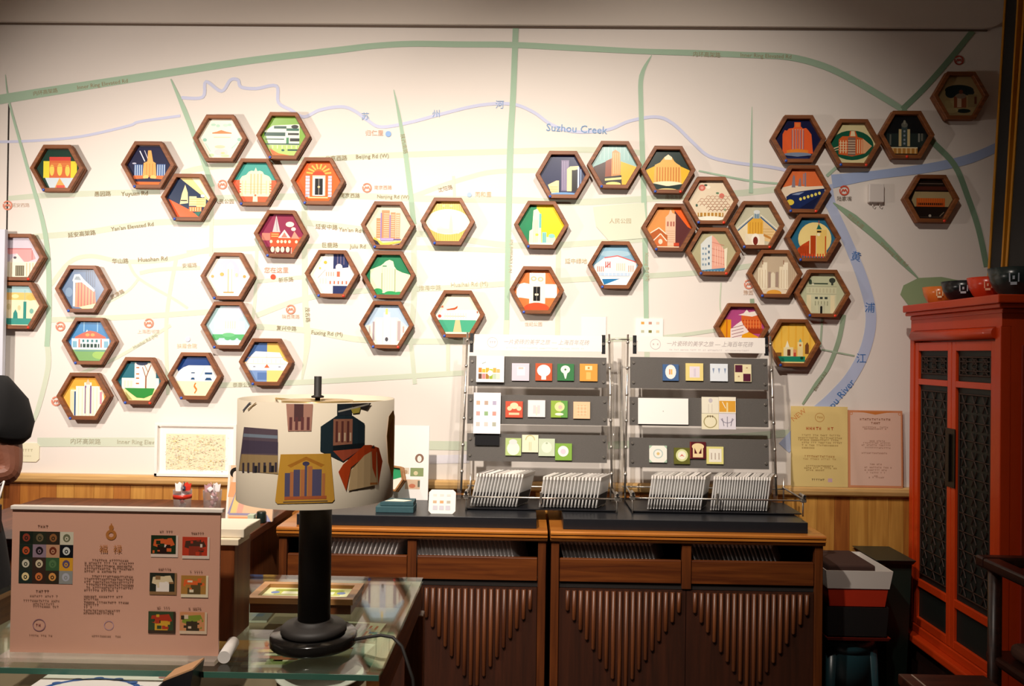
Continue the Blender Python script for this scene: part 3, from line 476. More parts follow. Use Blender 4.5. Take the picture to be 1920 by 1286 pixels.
 (1525.5,445.5,'b','red brick hall and clock tower before a yellow moon',[BG('2a6a88'),El('f4dc90',5,1,31,31,26),Po('c84a1c',-27,20,-18,12,-5,4,-5,34,-26,32),St('8a2a10',-24,14,-6,32,5,1),Rc('f4e0b0',-5,2,-3.4,34),Rc('b84418',-3,-5,8,34),Rc('f4e0b0',7,-10,8.4,34),Rc('f0cc70',8,-16,27,34),Rc('c84a1c',24,-4,26,30),Po('1f6a5a',8,-17,12,-27,18,-17),Ln('c84a2c',12.4,-26,12.4,-34,1.2),Rc('2a1a14',9,-14,17,-11),El('fbf0c8',12,-7,3,3),St('d8502c',-22,29,28,37,10,2.2)]),
 (1453.8,513,'b','pairs of cream towers on taupe with a gold base',[BG('c8b498'),St('b8a084',26,-20,40,20,4,1),Rc('f0e2c4',-30,-12,-22,30),Rc('f4e8cc',-22,-22,-13,30),Rc('8a5a40',-22,-26,-20.6,-18),Rc('f0e2c4',10,-14,17,28),Rc('f4e8cc',17,-22,26,28),Rc('8a5a40',17,-26,18.4,-18),Rc('a89080',-11,-4,-6,27),Rc('a89080',3,-4,8,24),Po('e8dcc0',-6,0,-2,-4,2,0,2,26,-6,26),St('d0b898',-29,-8,-14,26,3,1),St('d0b898',11,-8,26,26,3,1),Po('e4d4b8',-26,30,0,24,24,30,26,38,-26,38),El('e0a040',0,36,14,6.5)]),
 (1543,550,'br','grey green stone facade with rooftop statues',[BG('c4c8a4'),El('3a4038',20,-25,6,5),Rc('3a4038',18,-22,22,-16),El('3a4a3a',-21,-22,3,5),Rc('3a4a3a',-20,-20,12,-17.6),Rc('e4e4c8',-18,-19,-14,-16),Rc('d4d4b0',-28,-14,28,36),Rc('b0b090',-28,-14,28,-12.4),Rc('b8b898',-28,0,28,1.4),Rc('ecdfb4',-27,3,-19,36),Rc('ecdfb4',17,3,25,36),St('c8c4a0',-25,-10,26,-2,8,3),[Rc('3a4440',q,6,q+5.4,10) for q in (-12,-3,6)],St('a8a888',-14,14,14,22,5,2),Rc('c8c8a8',-6,20,6,37),Rc('1a1a18',-2,25,2,37),El('1a1a18',0,25,2,2)]),
 (1392,613,'','orange temple roofs and a white zigzag stair',[BG('b04a80'),Rc('e89a1c',-44,-14,-19,39),Ln('c8601c',-27,-16,-27,39,2),Rc('d8642c',0,-22,38,12),Po('f2e6da',-6,-23,4,-26,10,-33,14,-28,30,-31,34,-24,20,-20),Sh('b83c1c',2,-16,36,4,3,1.4),St('e88a4c',4,-14,36,4,6,1.4),Rc('a03a1c',12,2,40,12),Po('f0e0dc',-20,4,-8,-6,0,-12,4,-4,14,8,6,16,8,26,-20,26),[Ln('8a4a5a',-18,q,4,q-6,1) for q in (2,8,14,20)],Po('e8a01c',2,14,14,9,36,20,36,39,-4,39)]),
 (1488,643,'b','pale churches on a green bank under a yellow sky',[BG('f0c050'),St('ecb440',-40,-39,40,10,6,3),Rc('f4e4b0',-16,8,2,28),Po('f4ecd0',-13,8,-9,-5,-5,8),Rc('6a3a20',-9,12,-3,24),Rc('f4e0a0',10,-2,20,28),Po('7ab8a8',12,-2,15,-9,18,-2),El('c8702c',15,4,2,2),Rc('e89a6a',2,12,8,26),Rc('c84a3a',3,18,7,26),Rc('7a4a28',24,4,31,20),Po('7a4a28',24,4,28,-2,31,4),Rc('8a5a2a',-30,18,-20,28),Rc('f0d890',-44,33,44,39),Rc('1f8a6a',-28,25,24,35),El('14442c',18,28,3,3)]),
 (1498,259.8,'b','orange stepped tower rising from navy',[BG('10143c'),Po('e8602c',-28,28,-28,-10,-24,-18,-20,-17,-16,-21,-8,-22,-6,-25,-6,-33,6,-33,6,-25,10,-21,16,-22,20,-18,26,-10,29,26),St('cfa090',-11,-20,12,18,5,2),St('7a4a70',-13,-18,14,18,5,1),Rc('e87a38',-4,-31,4,-24),Po('e8862c',-20,20,0,17,20,20,20,25,-20,25),El('7a88a0',0,28,26,4),Po('10143c',-28,29,0,32,28,29,28,39,-28,39),Rc('1f2c5c',-22,33,20,38)]),
 (1601,267.4,'br','orange corner block inside a dark green oval',[BG('e0d4a0'),El('14583f',0,3,40,28,24),Po('d8622c',-25,20,-25,-8,-18,-14,-6,-14,-4,-24,6,-24,10,-13,20,-10,37,4,24,18,0,24),Po('e8b080',20,-10,37,4,24,18,20,18),St('f0d0a0',-24,-6,-9,18,3,1.8),St('f0d0a0',8,-8,20,18,3,1.6),Sh('f0d8b0',-24,-4,-9,16,4,1.2),Rc('8a6a5a',-8,-12,6,22),Sh('e0c8a8',-8,-8,6,20,6,1.4),Ln('e8c8a0',-36,10,-25,6,2),Ln('e8c8a0',-36,14,-25,11,1.4),Po('f4dcb0',-4,-14,-2,-24,4,-24,6,-14)]),
 (1701,252,'r','floodlit pale tower on a black ground',[BG('101418'),Rc('24302e',-34,-4,38,22),Rc('c8b480',-12,-12,-7,20),Rc('c8b480',4,-12,9,20),Rc('3a4a4a',-7,-18,4,20),[El('8a94a0',-1.5,q,2,2) for q in (-8,0,8,15)],El('6a6a60',-1.5,-20,6,5),El('8a8878',-1.5,-25,2.4,4),Rc('6a6a60',-29,-2,-26,18),Rc('8a8a80',24,-4,27,12),Rc('6a6a60',29,-4,33,10),Rc('b8803a',-27,22,23,34),St('e0b878',-27,22,23,34,6,3),Rc('e8d8b0',-27,22,23,24)]),
 (1803,178.5,'','little cottage beneath a spreading dark tree',[BG('a89468'),El('14282a',0,-12,27,10),El('14282a',-16,-6,10,9),El('14282a',18,-8,10,6),Rc('8a4a2a',-10,0,13,21),Rc('c8b090',-4,2,4,20),El('8a7864',3,-1,10,5),El('6a3a24',3,-9,4,4),Rc('94845c',16,-4,33,20),Rc('6a3a24',28,0,32,14),Rc('b0a070',-26,8,-10,24),El('1a2a28',8,27,13,4),El('b8a878',-14,26,12,5)]),
 (1747.6,372,'r','low orange station with dark surrounds',[BG('1c1310'),Rc('6a5a50',-22,-30,24,-28.6),Rc('4a2018',-28,-24,32,-17),Po('a8946a',-34,2,-28,-14,36,-14,42,0,34,14,-28,14),Rc('c85a20',-25,-2,28,14),St('d8742c',-24,-2,27,6,12,1),Rc('2a1a14',-22,7,24,11),St('c85a20',-22,7,24,11,12,1.2),Rc('1c1310',-30,15,34,39),Rc('4a4038',-18,33,24,34),El('b0a898',0,31,2.6,2.6),Ln('8a7a68',18,32,26,24,1.6)]),
]
hex_count = 0
for px, py, pins, desc, shapes in HEX:
    loc = at_y(px, py, D-DEP); loc.y = D
    hx = thing('hexagonal_picture', 'walnut hexagonal wall frame: '+desc, 'framed picture', loc, (0, R_(-.3 + .6*((hex_count*37) % 10)/10), 0), 'hexagonal framed tiles on the map wall')
    ob('frame', frame_me, hx)
    mb = MB(); pts = [(43.0*S*.988*math.cos(R_(60*k)), 43.0*S*.988*math.sin(R_(60*k))) for k in range(6)]
    mb.prism(pts, -0.0225, -0.002, 'Y', 'c8c0b0')
    art(mb, shapes, wallxf(S*.988, -0.0227), HP)
    part('picture_tile', mb, GLAZE, hx)
    if 'b' in pins: ob('pin', pin_blue, hx, (-23.5*S, -DEP, -41*S))
    if 'r' in pins: ob('pin', pin_red, hx, ((0 if px == 1701 else 23)*S, -DEP, -41*S))
    hex_count += 1

# ================================================================== CABINETS UNDER THE MAP
W_cab = wood('red_brown_wood', '4a210b', '6c3814', 'X', 0.38, coat=0.15)
W_cabz = wood('red_brown_wood_upright', '441f0a', '663412', 'Z', 0.4, coat=0.1)
W_top = wood('honey_top_wood', '96541c', 'b9762e', 'X', 0.3, coat=0.3)
W_door = wood('dark_door_wood', '2a1206', '3c1b0b', 'Z', 0.5)
W_dow = wood('dowel_wood', '43200d', '653719', 'Z', 0.42)
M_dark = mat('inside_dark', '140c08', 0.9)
YC = 2.80                            # front of the cabinets
ZT = at_y(780, 990, YC).z            # height of the cabinet tops
PK = {}
def cabinet(x0, x1, label):
    c = thing('sideboard_cabinet', label, 'cabinet', ((x0+x1)/2, 0, 0))
    w = (x1-x0)/2; yb = D-0.045
    tp = MB(); e = 0.012
    pf = [(yb, ZT), (YC-.012, ZT), (YC-.02, ZT-.004), (YC-.02, ZT-.010), (YC-.013, ZT-.013), (YC-.018, ZT-.016), (YC-.018, ZT-.022), (YC-.010, ZT-.026), (YC-.013, ZT-.029), (YC-.008, ZT-.036), (yb, ZT-.036)]
    tp.prism(pf, -w, w, 'X'); part('top', tp, W_top, c)
    b = MB(); zt = ZT-.036; st = .028
    b.box(-w+.004, -w+.024, YC+.02, yb, .05, zt); b.box(w-.024, w-.004, YC+.02, yb, .05, zt); b.box(-w+.024, w-.024, yb-.012, yb, .05, zt)
    part('carcass', b, W_cabz, c)
    for sx0, sx1 in ((-w+.004, -w+.004+st), (-.016, .016), (w-.004-st, w-.004)):
        part('stile', MB().box(sx0, sx1, YC, YC+.022, .06 if abs(sx0+sx1) > .01 else ZT-.196, zt), W_cabz, c, bevel=.002)
    zd1, zd0 = ZT-.098, ZT-.178
    b = MB().box(-w+.024, w-.024, YC+.03, yb-.012, zd0-.02, zd0-.012); part('drawer_shelf', b, M_dark, c)
    for a0, a1 in ((-w+.034, -.018), (.018, w-.034)):
        d = part('drawer', MB().box(a0, a1, YC+.004, YC+.022, zd0, zd1), W_cab, c, bevel=.002)
        part('drawer_floor', MB().box(a0+.004, a1-.004, YC+.022, YC+.26, zd0+.004, zd0+.01), M_dark, d)
    part('rail', MB().box(-w+.032, w-.032, YC+.012, YC+.022, zd0-.022, zd0-.004), M_dark, c)
    zb = .07; zdt = zd0-.024
    for k, (a0, a1) in enumerate(((-w+.034, -.0012), (.0012, w-.034))):
        d = part('door', MB().box(a0, a1, YC+.006, YC+.02, zb, zdt), W_door, c)
        n = 18; pit = (a1-a0-.03)/n
        for i in range(n):
            t = 1-abs((i+.5)-n/2)/(n/2); L = .055+.30*t
            key = round(L, 3)
            if key not in PK:
                m = MB(); m.tube([(0, 0, 0), (0, 0, -L+.006), (0, 0, -L)], [.0072, .0072, .0045], 8); PK[key] = m.mesh('dowel', W_dow)
            ob('dowel', PK[key], d, (a0+.018+pit*(i+.5), YC+.003, zdt-.006))
    pl = MB().box(-w+.01, w-.01, YC+.02, yb, 0, .06); part('plinth', pl, M_dark, c)
    return c
xa0, xa1 = at_y(521, 1000, YC).x, at_y(1026.5, 1000, YC).x
xb0, xb1 = at_y(1032, 1000, YC).x, at_y(1546, 1005, YC).x
cabinet(xa0, xa1, 'red-brown sideboard cabinet behind the table lamp, left of the pair')
cabinet(xb0, xb1, 'red-brown sideboard cabinet beside the white and red basket')

# black display plinths on top
M_black = mat('black_board', '1d1e22', 0.32, var=.15, scale=60)
ZP = ZT+.038
def plinth(pxa, pxb, label):
    a, b = at_y(pxa, 982, YC+.02).x, at_y(pxb, 982, YC+.02).x
    return tag(part('display_plinth', MB().box(a, b, YC+.02, D-.05, ZT+.0003, ZP), M_black, bevel=.0015), label, 'plinth')
plinth(556, 1006, 'low black display board under the left tile rack and the teal boxes')
plinth(1056, 1515, 'low black display board under the right tile rack')

# ================================================================== TILE RACKS
M_board = mat('grey_sheen_board', '5a5652', 0.55, var=.25, scale=400)  # dark acrylic; its satin sheen is mixed into the raised base grey
M_steel = mat('brushed_steel', 'cfc8be', 0.3, .9)
M_white = mat('white_acrylic', 'efe9e2', 0.35)
M_blackp = mat('black_plastic', '16161a', 0.4)
M_acr = clear('clear_acrylic', 'f4f2ee', 1.45, 0.12, 'ffffff')
YB = 3.13; TILT = R_(4.5)            # boards lean back
def onb(px, py):                      # a pixel on the leaning board plane, in board coordinates
    n = Vector((0, -math.cos(TILT), math.sin(TILT))); p0 = Vector((0, YB, 1.2)); d = ray(px, py)
    return CAM + d*((p0-CAM).dot(n)/d.dot(n))
def slab(x0, x1, z0, z1, t, off=0.0):
    """a board on the leaning plane between world x and (plane) z, its front face raised by off"""
    ny, nz = -math.cos(TILT), math.sin(TILT); q = []
    for o in (off-t, off):
        for (x, z) in ((x0, z0), (x1, z0), (x1, z1), (x0, z1)):
            q.append((x, YB+(z-1.2)*math.tan(TILT)+ny*o, z+nz*o))
    return q
def slabmb(x0, x1, z0, z1, t, off=0.0):
    p = slab(x0, x1, z0, z1, t, off)
    return MB().add(p, [(0, 1, 2, 3), (7, 6, 5, 4), (0, 4, 5, 1), (1, 5, 6, 2), (2, 6, 7, 3), (3, 7, 4, 0)])
def place(px0, py0, px1, py1):
    a, b = onb(px0, py0), onb(px1, py1); return a.x, b.x, b.z, a.z
SC_B = YB/F
def rack(boards, head, headtxt, label, tray, feet):
    x0, x1 = onb(boards[0][0], 700).x, onb(boards[0][2], 700).x
    rk = thing('tile_rack', label, 'rack', (0, 0, 0))
    for (a, b, c, d) in boards:
        X0, X1, Z0, Z1 = place(a, b, c, d)
        bd = part('board', slabmb(X0, X1, Z0, Z1, .008), M_board, rk)
        sc = MB(); ny, nz = -math.cos(TILT), math.sin(TILT)
        for sx in (X0+.012, X1-.012):
            for sz in (Z0+.022, Z1-.022):
                p = Vector((sx, YB+(sz-1.2)*math.tan(TILT), sz)); q = p+Vector((0, ny, nz))*.005
                m = MB(); m.tube([p, q], [.0058, .0045], 10); part('screw', m, M_steel, bd)
    X0, X1, Z0, Z1 = place(*head)
    hd = part('header', slabmb(X0, X1, Z0, Z1, .004, .012), M_white, rk)
    tm = MB(); ny, nz = -math.cos(TILT), math.sin(TILT)
    def hxf(a, b, h):
        x = (X0+X1)/2+a*SC_B; z = (Z0+Z1)/2-b*SC_B
        return (x, YB+(z-1.2)*math.tan(TILT)+ny*(.0125+h), z+nz*(.0125+h))
    text(tm, headtxt, 16, -1, 10, 'b4aaa8', hxf, 0, 0, .93, shear=.22)
    part('lettering', tm, PRINT, hd); tm = MB(); art(tm, greek('d2cac8', -60, 10, 90, 3), hxf); part('small_print', tm, PRINT, hd)
    tm = MB(); art(tm, [ring_shape('c4b8b8', -86, 0, 10, 9)]+greek('b4a8a8', -91, 0, -81, 4), hxf); part('emblem', tm, PRINT, hd)
    for sx in (X0-.012, X1+.006):
        bk = part('bracket', slabmb(sx-.006, sx+.008, Z0-.008, Z1+.004, .008, .008), M_blackp, rk)
        p = slab(sx, sx, (Z0+Z1)/2, (Z0+Z1)/2, .008, .008)[4]
        m = MB(); m.tube([p, (p[0], p[1]-.005, p[2])], .006, 10); part('screw', m, M_steel, bk)
    # side posts: a clear tube and a thin steel rod, spreading slightly to the feet
    zt_ = Z1+.008
    for sgn, xe, fx in ((-1, x0, feet[0]), (1, x1, feet[1])):
        xt = xe+sgn*.010; top = (xt, YB+(zt_-1.2)*math.tan(TILT), zt_); bz = ZP+.045
        bot = (xt+sgn*.012, YB+(bz-1.2)*math.tan(TILT)-.015, bz)
        part('post', MB().tube([top, bot], .0042, 8), M_steel, rk)
        t2 = (xt+sgn*.012, top[1]+.03, top[2]-.02); b2 = (xt+sgn*.024, bot[1]+.05, ZP+.001)
        part('clear_post', MB().tube([t2, b2], .0085, 10), M_acr, rk)
        for k in range(6):
            t = (k+.3)/6; p = Vector(top).lerp(Vector(bot), t)
            m = MB(); m.tube([p+Vector((0, 0, .005)), p-Vector((0, 0, .005))], .0062, 8); part('clip', m, M_steel, rk)
    # the wire tray along the foot
    tx0, ty0, tx1, ty1, Yt = tray
    a, b = at_y(tx0, ty0, Yt), at_y(tx1, ty1, Yt); zr = (a.z+b.z)/2
    part('front_rod', MB().tube([(a.x, Yt, zr), (b.x, Yt, zr)], .0032, 8), M_steel, rk)
    yb2 = YB+.02
    part('rear_rod', MB().tube([(a.x, yb2, zr+.004), (b.x, yb2, zr+.004)], .0032, 8), M_steel, rk)
    part('tray_floor', MB().box(a.x+.012, b.x-.012, Yt+.012, yb2, ZP+.004, ZP+.008), M_blackp, rk)
    for xe in (a.x+.012, b.x-.012):
        part('side_rod', MB().tube([(xe, Yt-.01, zr+.005), (xe, yb2+.01, zr+.009)], .0035, 8), M_steel, rk)
        part('foot', MB().tube([(xe, Yt, zr+.012), (xe, Yt, ZP)], .003, 8), M_steel, rk)
        part('foot', MB().tube([(xe, yb2, zr+.05), (xe, yb2, ZP)], .003, 8), M_steel, rk)
        m = MB().box(xe-.009, xe+.009, Yt-.01, Yt+.012, zr-.006, zr+.012); part('clamp', m, M_steel, rk, bevel=.002)
        m = MB().tube([(xe, Yt-.016, zr+.018), (xe, Yt+.03, zr+.018)], .006, 8); part('clamp_knob', m, M_steel, rk)
        m = MB().tube([(xe, Yt-.018, zr+.018), (xe, Yt-.0155, zr+.018)], .0045, 8); part('knob_cap', m, M_blackp, rk)
    xm = (a.x+b.x)/2
    part('front_post', MB().box(xm-.006, xm+.002, Yt-.006, Yt+.005, zr-.02, zr+.022), M_steel, rk, bevel=.001)
    return rk, a.x, b.x, zr
TXT = '一片瓷砖的美学之旅 — 上海百年花砖'
YT = 2.93
rk1 = rack([(880,667,1137,727), (877,739,1139,798), (876,812,1138,868)], (890,627,1128,660), TXT, 'steel tile rack with three grey boards, left of the pair', (868,930,1163,937,YT), (0, 0))
rk2 = rack([(1182,669,1440,731), (1181,744,1441,801), (1180,820,1442,880)], (1195,631,1433,663), TXT, 'steel tile rack with three grey boards, beside the yellow notice', (1180,932,1512,940,YT), (0, 0))
p, q = at_y(1143, 636, YB+.02), at_y(1180, 638, YB+.02)
tag(part('link_rod', MB().tube([p, (q.x, p.y, p.z)], .0028, 6), M_steel), 'thin steel rod joining the tops of the two tile racks', 'rod')

# ---- sample tiles on the boards
M_rim = {}
def tile(px0, py0, px1, py1, label, shapes, name='sample_tile', cat='tile', t=.006, base='e8e2d8', off=0.0065, mt=None, grp='sample tiles on the racks'):
    X0, X1, Z0, Z1 = place(px0, py0, px1, py1)
    w, h = px1-px0, py1-py0; ny, nz = -math.cos(TILT), math.sin(TILT)
    mb = MB(); pp = slab(X0, X1, Z0, Z1, t, off)
    mb.add(pp, [(0, 1, 2, 3), (7, 6, 5, 4), (0, 4, 5, 1), (1, 5, 6, 2), (2, 6, 7, 3), (3, 7, 4, 0)], base)
    def xf(a, b, hh):
        x = X0+(X1-X0)*a/100; z = Z1-(Z1-Z0)*b/100
        return (x, YB+(z-1.2)*math.tan(TILT)+ny*(off+.0002+hh), z+nz*(off+.0002+hh))
    art(mb, shapes, xf, rectclip(0, 0, 100, 100))
    return tag(part(name, mb, mt or GLAZE), label, cat, grp)
sq = lambda c: Rc(c, 0, 0, 100, 100)
tile(960,681,992,714,'lilac patterned sample tile on the left rack, top board',[sq('d6cad6'),Rc('e6dce6',30,20,76,70),Sh('c8b49c',38,22,66,34,2,4)],base='d6cad6')
tile(1004,681,1035,714,'rust red sample tile with white keyhole shape, left rack',[sq('c05a38'),El('f6efe6',50,42,40,34),Rc('f6efe6',36,50,64,94)],base='b85a38')
tile(1045,682,1076,714,'dark green sample tile with white trefoil, left rack top board',[sq('3f7a4c'),El('ecf0e0',48,34,28,24),Po('ecf0e0',34,46,62,46,52,88,46,88),El('3f7a4c',48,34,6,6)],base='3f6a44')
tile(1087,682,1120,715,'amber yellow sample tile, left rack top board',[sq('dc9c48'),Rc('f0d8a8',30,12,70,36),Rc('e8b868',36,48,62,90),El('c88838',50,24,6,6)],base='d09448')
tile(948,752,980,783,'red sample tile with pale arches, left rack middle board',[sq('cc5a44'),El('e8d8b0',50,28,24,20),El('e8d0a8',24,44,14,14),El('e8d0a8',78,44,14,14),Rc('e8c8a0',20,70,80,84)],base='c05040')
tile(990,750,1022,782,'white sample tile with faint lilac motif, left rack',[sq('f0e8e4'),Rc('e0d0d0',30,30,46,80),Rc('e0d0d0',54,30,70,80),Rc('e8dcc8',46,40,54,90)],base='eee6e0')
tile(1033,751,1064,783,'lime green sample tile with pink rosette, left rack',[sq('96b44c'),Rc('68a050',60,0,100,100),El('d8dca0',52,36,30,28),El('e0b8a8',56,38,12,12),El('f0ecd8',50,80,26,8)],base='84a44a')
tile(1075,753,1106,785,'peach sample tile, left rack middle board',[sq('e8c49c'),St('d8ac84',20,20,80,80,3,6),Sh('f0d4b0',20,20,80,80,3,4)],base='dcb890')
tile(948,821,977,854,'pale green edged cream tile, first on the left rack lowest board',[sq('b4c884'),El('f0f0dc',50,60,40,38),El('e4dcd8',48,22,26,16)],base='c4cc98')
tile(979,815,1009,848,'cream tile set highest on the left rack lowest board',[sq('e8e4c8'),ring_shape('c8c088',50,30,30,24,180,360),St('d0c898',40,40,60,90,2,4)],base='dcd8b8')
tile(1010,822,1040,855,'mint sample tile on the left rack lowest board',[sq('ccd8bc'),El('e4e8d4',50,50,32,32),El('a8b898',50,26,7,5)],base='c0ccb0')
tile(1041,831,1072,863,'leaf green tile with white blossom, left rack lowest board',[sq('86b04c'),El('f0ecec',48,46,32,32),El('e0d0dc',48,48,16,16)],base='7aa048')
tile(894,667,945,717,'white rounded booklet with colourful tile pictures on left rack',[sq('f6f2ec'),[Rc(c,8+i*13,46+(i%2)*4,20+i*13,64) for i,c in enumerate(('d8843c','c8b440','e8a840','b8c048','e0a850','d8b070'))],[Rc(c,8+i*13,68,20+i*13,88) for i,c in enumerate(('6a4a3a','d88a8a','a87a3a','98b03c','b8c8b0','d8d4c4'))],El('fbfaf4',50,66,9,11),Ln('b0b8b0',20,30,34,24,3)],'booklet','booklet',.012,'e8e4dc',.014,grp=None)
lf = tile(889,736,938,813,'white leaflet with tiny tile swatches hanging on left rack',[sq('f2eef0'),[Rc(c,10+(i%3)*30,20+(i//3)*26,24+(i%3)*30,30+(i//3)*26) for i,c in enumerate(('d8a890','b8a090','b0a8c0','d0a098','90b080','d8988c','c8c0b8','d0c8c0','b0b0a0'))]],'leaflet','leaflet',.0015,'f2eef0',.016,PRINT,grp=None)
tile(891,811,936,835,'black card standing in for the shadow below the leaflet on left rack',[sq('151518')],'leaflet_shadow_card','card',.003,'151518',.0075,PRINT,grp=None)  # flat black piece put where the leaflet's shadow falls
tile(1242,683,1272,714,'blue sample tile with white medallion, right rack',[sq('4a6894'),El('f2ece4',50,46,34,44),Rc('d8885a',40,30,48,62),Rc('e8b04a',52,30,60,62)],base='3f5a84')
tile(1285,681,1318,714,'yellow bordered lilac tile on right rack',[sq('e8d488'),Rc('e6dce2',22,18,80,82),Rc('d8ccd8',46,30,58,76)],base='d8c478')
tile(1331,682,1364,715,'white tile with three blue drops, right rack',[sq('e2e8ee'),[Po('8898b4',a-6,26,a+6,26,a,58) for a in (18,50,84)]],base='d4dce4')
tile(1376,683,1408,716,'plum and cream chequered tile, right rack',[sq('ece0b4'),Rc('5a2438',4,4,48,46),Rc('5a2438',52,54,96,98),El('b89878',26,70,6,4),El('b89878',74,20,6,4)],base='5a2438')
tile(1196,746,1290,796,'blank white card on right rack, middle board',[sq('f4f0ea'),El('908c86',50,50,.8,2)],'white_card','card',.002,'f4f0ea',.0075,PRINT,grp=None)
for (a,b,c,d,l,s) in ((1315,744,1347,775,'cream tile with grey rosette, upper left of the block of four on right rack',[sq('ece6d2'),El('c8c0c4',52,22,12,14),St('dcd4c4',30,44,70,96,2,6)]),
    (1347,744,1379,775,'orange banded tile, upper right of the block of four on right rack',[sq('f0e8d4'),Rc('e0a43c',2,24,98,92),Rc('f0d89c',44,34,54,92),Ln('f6f0e0',20,30,40,70,4)]),
    (1315,775,1347,805,'cream tile with olive urn, lower left of the block of four on right rack',[sq('ece4c4'),ring_shape('a89c6c',50,52,40,34),[El('7a6a50',a,18,4,7) for a in (36,50,64)]]),
    (1347,775,1379,805,'pale lilac tile with grey sprays, lower right of the block of four',[sq('e2dce4'),ring_shape('9a94a4',50,20,42,37,20,160),Ln('7c7686',50,20,50,86,4),Ln('7c7686',20,30,30,80,4),Ln('7c7686',80,30,70,80,4)])):
    tile(a,b,c,d,l,s,base='dcd4c0')
tile(1217,835,1250,867,'white octagon tile with round flower, right rack lowest board',[sq('a8c4ac'),Po('eeece0',18,0,82,0,100,20,100,80,82,100,18,100,0,80,0,20),ring_shape('b8c8c4',50,48,28,22),El('dcc080',50,48,9,9)],base='c8ccc0')
tile(1263,839,1293,870,'olive tile with cream disc, right rack lowest board',[sq('66662c'),El('d8dca0',50,46,38,38),El('f0ecd8',50,46,26,26),Po('d88070',34,56,50,38,66,56,50,50)],base='5a5a28')
tile(1293,828,1323,860,'maroon tile with cream arch figure, right rack lowest board',[sq('5a1e24'),El('ecd4a4',50,28,38,20),Rc('ecd4a4',18,28,82,92),Po('5a1e24',28,36,46,70,28,70),Po('5a1e24',72,36,54,70,72,70),Rc('8a3a34',0,0,6,100)],base='5a1e24')
tile(1324,837,1356,870,'pale yellow tile with grey columns, right rack lowest board',[sq('e0d888'),Rc('eee8d8',14,12,88,88),St('b8a898',18,36,84,74,3,6)],base='d0c878')

# ---- clear sleeved tile packs standing in the trays and drawers
M_sleeve = clear('clear_sleeve', 'f6f6f6', 1.45, 0.85, 'fbfaf8')
pk_label = {}
def pack_proto(h, d, tilecol, haze_m):
    s_ = MB().box(-.0022, .0022, -d/2, d/2, 0, h)
    me1 = s_.mesh('sleeve', haze_m)
    t_ = MB().box(-.0036, .0036, -d/2+.006, d/2-.006, .004, h*.42); me2 = t_.mesh('tile', tilecol)
    hd = MB().box(-.0034, .0034, -d/2-.001, d/2, h-.012, h); me3 = hd.mesh('seal', M_white)
    return me1, me2, me3
M_tgrey = mat('lit_drawer_tile', 'b4aeaa', 0.4); M_tdark = mat('charcoal_tile', '3a3634', 0.4)  # left drawer tiles coloured lighter, as if well lit; little light reaches in
def packs(x0, x1, n, ang, y, z, h, d, mes, label, grp, jit=.0, rz=-24):
    for i in range(n):
        lb = label if 0 < i < n-1 else label.replace('clear sleeved', 'leftmost clear sleeved' if i == 0 else 'rightmost clear sleeved')
        t = thing('sleeved_tile_pack', lb, 'tile pack', (x0+(x1-x0)*i/(n-1), y+random.uniform(-jit, jit), z), (0, R_(ang+random.uniform(-.25, .25)), R_(rz+random.uniform(-.4, .4))), grp)
        for nm, me in zip(('sleeve', 'tile', 'seal'), mes): ob(nm, me, t)
ptray = pack_proto(.125, .11, M_tdark, M_sleeve)
pt2 = pack_proto(.115, .11, M_tdark, M_sleeve)
zt0 = ZP+.012; yt = 3.01
def gx(px): return at_y(px, 930, yt).x
packs(gx(895), gx(978), 15, 13, yt, zt0, 0, 0, ptray, 'clear sleeved tile pack leaning in the left half of the left rack tray', 'tile packs, left rack left half')
packs(gx(1022), gx(1126), 17, 9, yt, zt0, 0, 0, pt2, 'clear sleeved tile pack leaning in the right half of the left rack tray', 'tile packs, left rack right half')
packs(gx(1222), gx(1318), 19, 8, yt, zt0, 0, 0, ptray, 'clear sleeved tile pack leaning in the left half of the right rack tray', 'tile packs, right rack left half')
packs(gx(1338), gx(1440), 22, 6, yt, zt0, 0, 0, ptray, 'clear sleeved tile pack leaning in the right half of the right rack tray', 'tile packs, right rack right half')
M_sl2 = clear('hazy_sleeve', 'f0f0f0', 1.45, 0.85, 'e8e4e2')
pdr = pack_proto(.130, .12, M_tgrey, M_sl2)
zdr = ZT-.178+.0125; ydr = YC+.088
def gd(px): return at_y(px, 1030, ydr).x
packs(gd(574), gd(746), 23, 20, ydr, zdr, 0, 0, pdr, 'clear sleeved tile pack leaning in the drawer behind the lamp pole', 'tile packs, first drawer')
packs(gd(802), gd(982), 26, -14, ydr, zdr, 0, 0, pdr, 'clear sleeved tile pack leaning in the left cabinet drawer right of the lamp', 'tile packs, second drawer')
pdr3 = pack_proto(.124, .12, M_tdark, clear('grey_sleeve', 'd8d8d8', 1.45, 0.8, 'd8d4d2'))
packs(gd(1078), gd(1244), 24, -17, ydr, zdr, 0, 0, pdr3, 'clear sleeved tile pack leaning in the right cabinet left drawer', 'tile packs, third drawer')
packs(gd(1322), gd(1470), 20, -20, ydr, zdr, 0, 0, pdr3, 'clear sleeved tile pack leaning in the right cabinet right drawer', 'tile packs, fourth drawer')

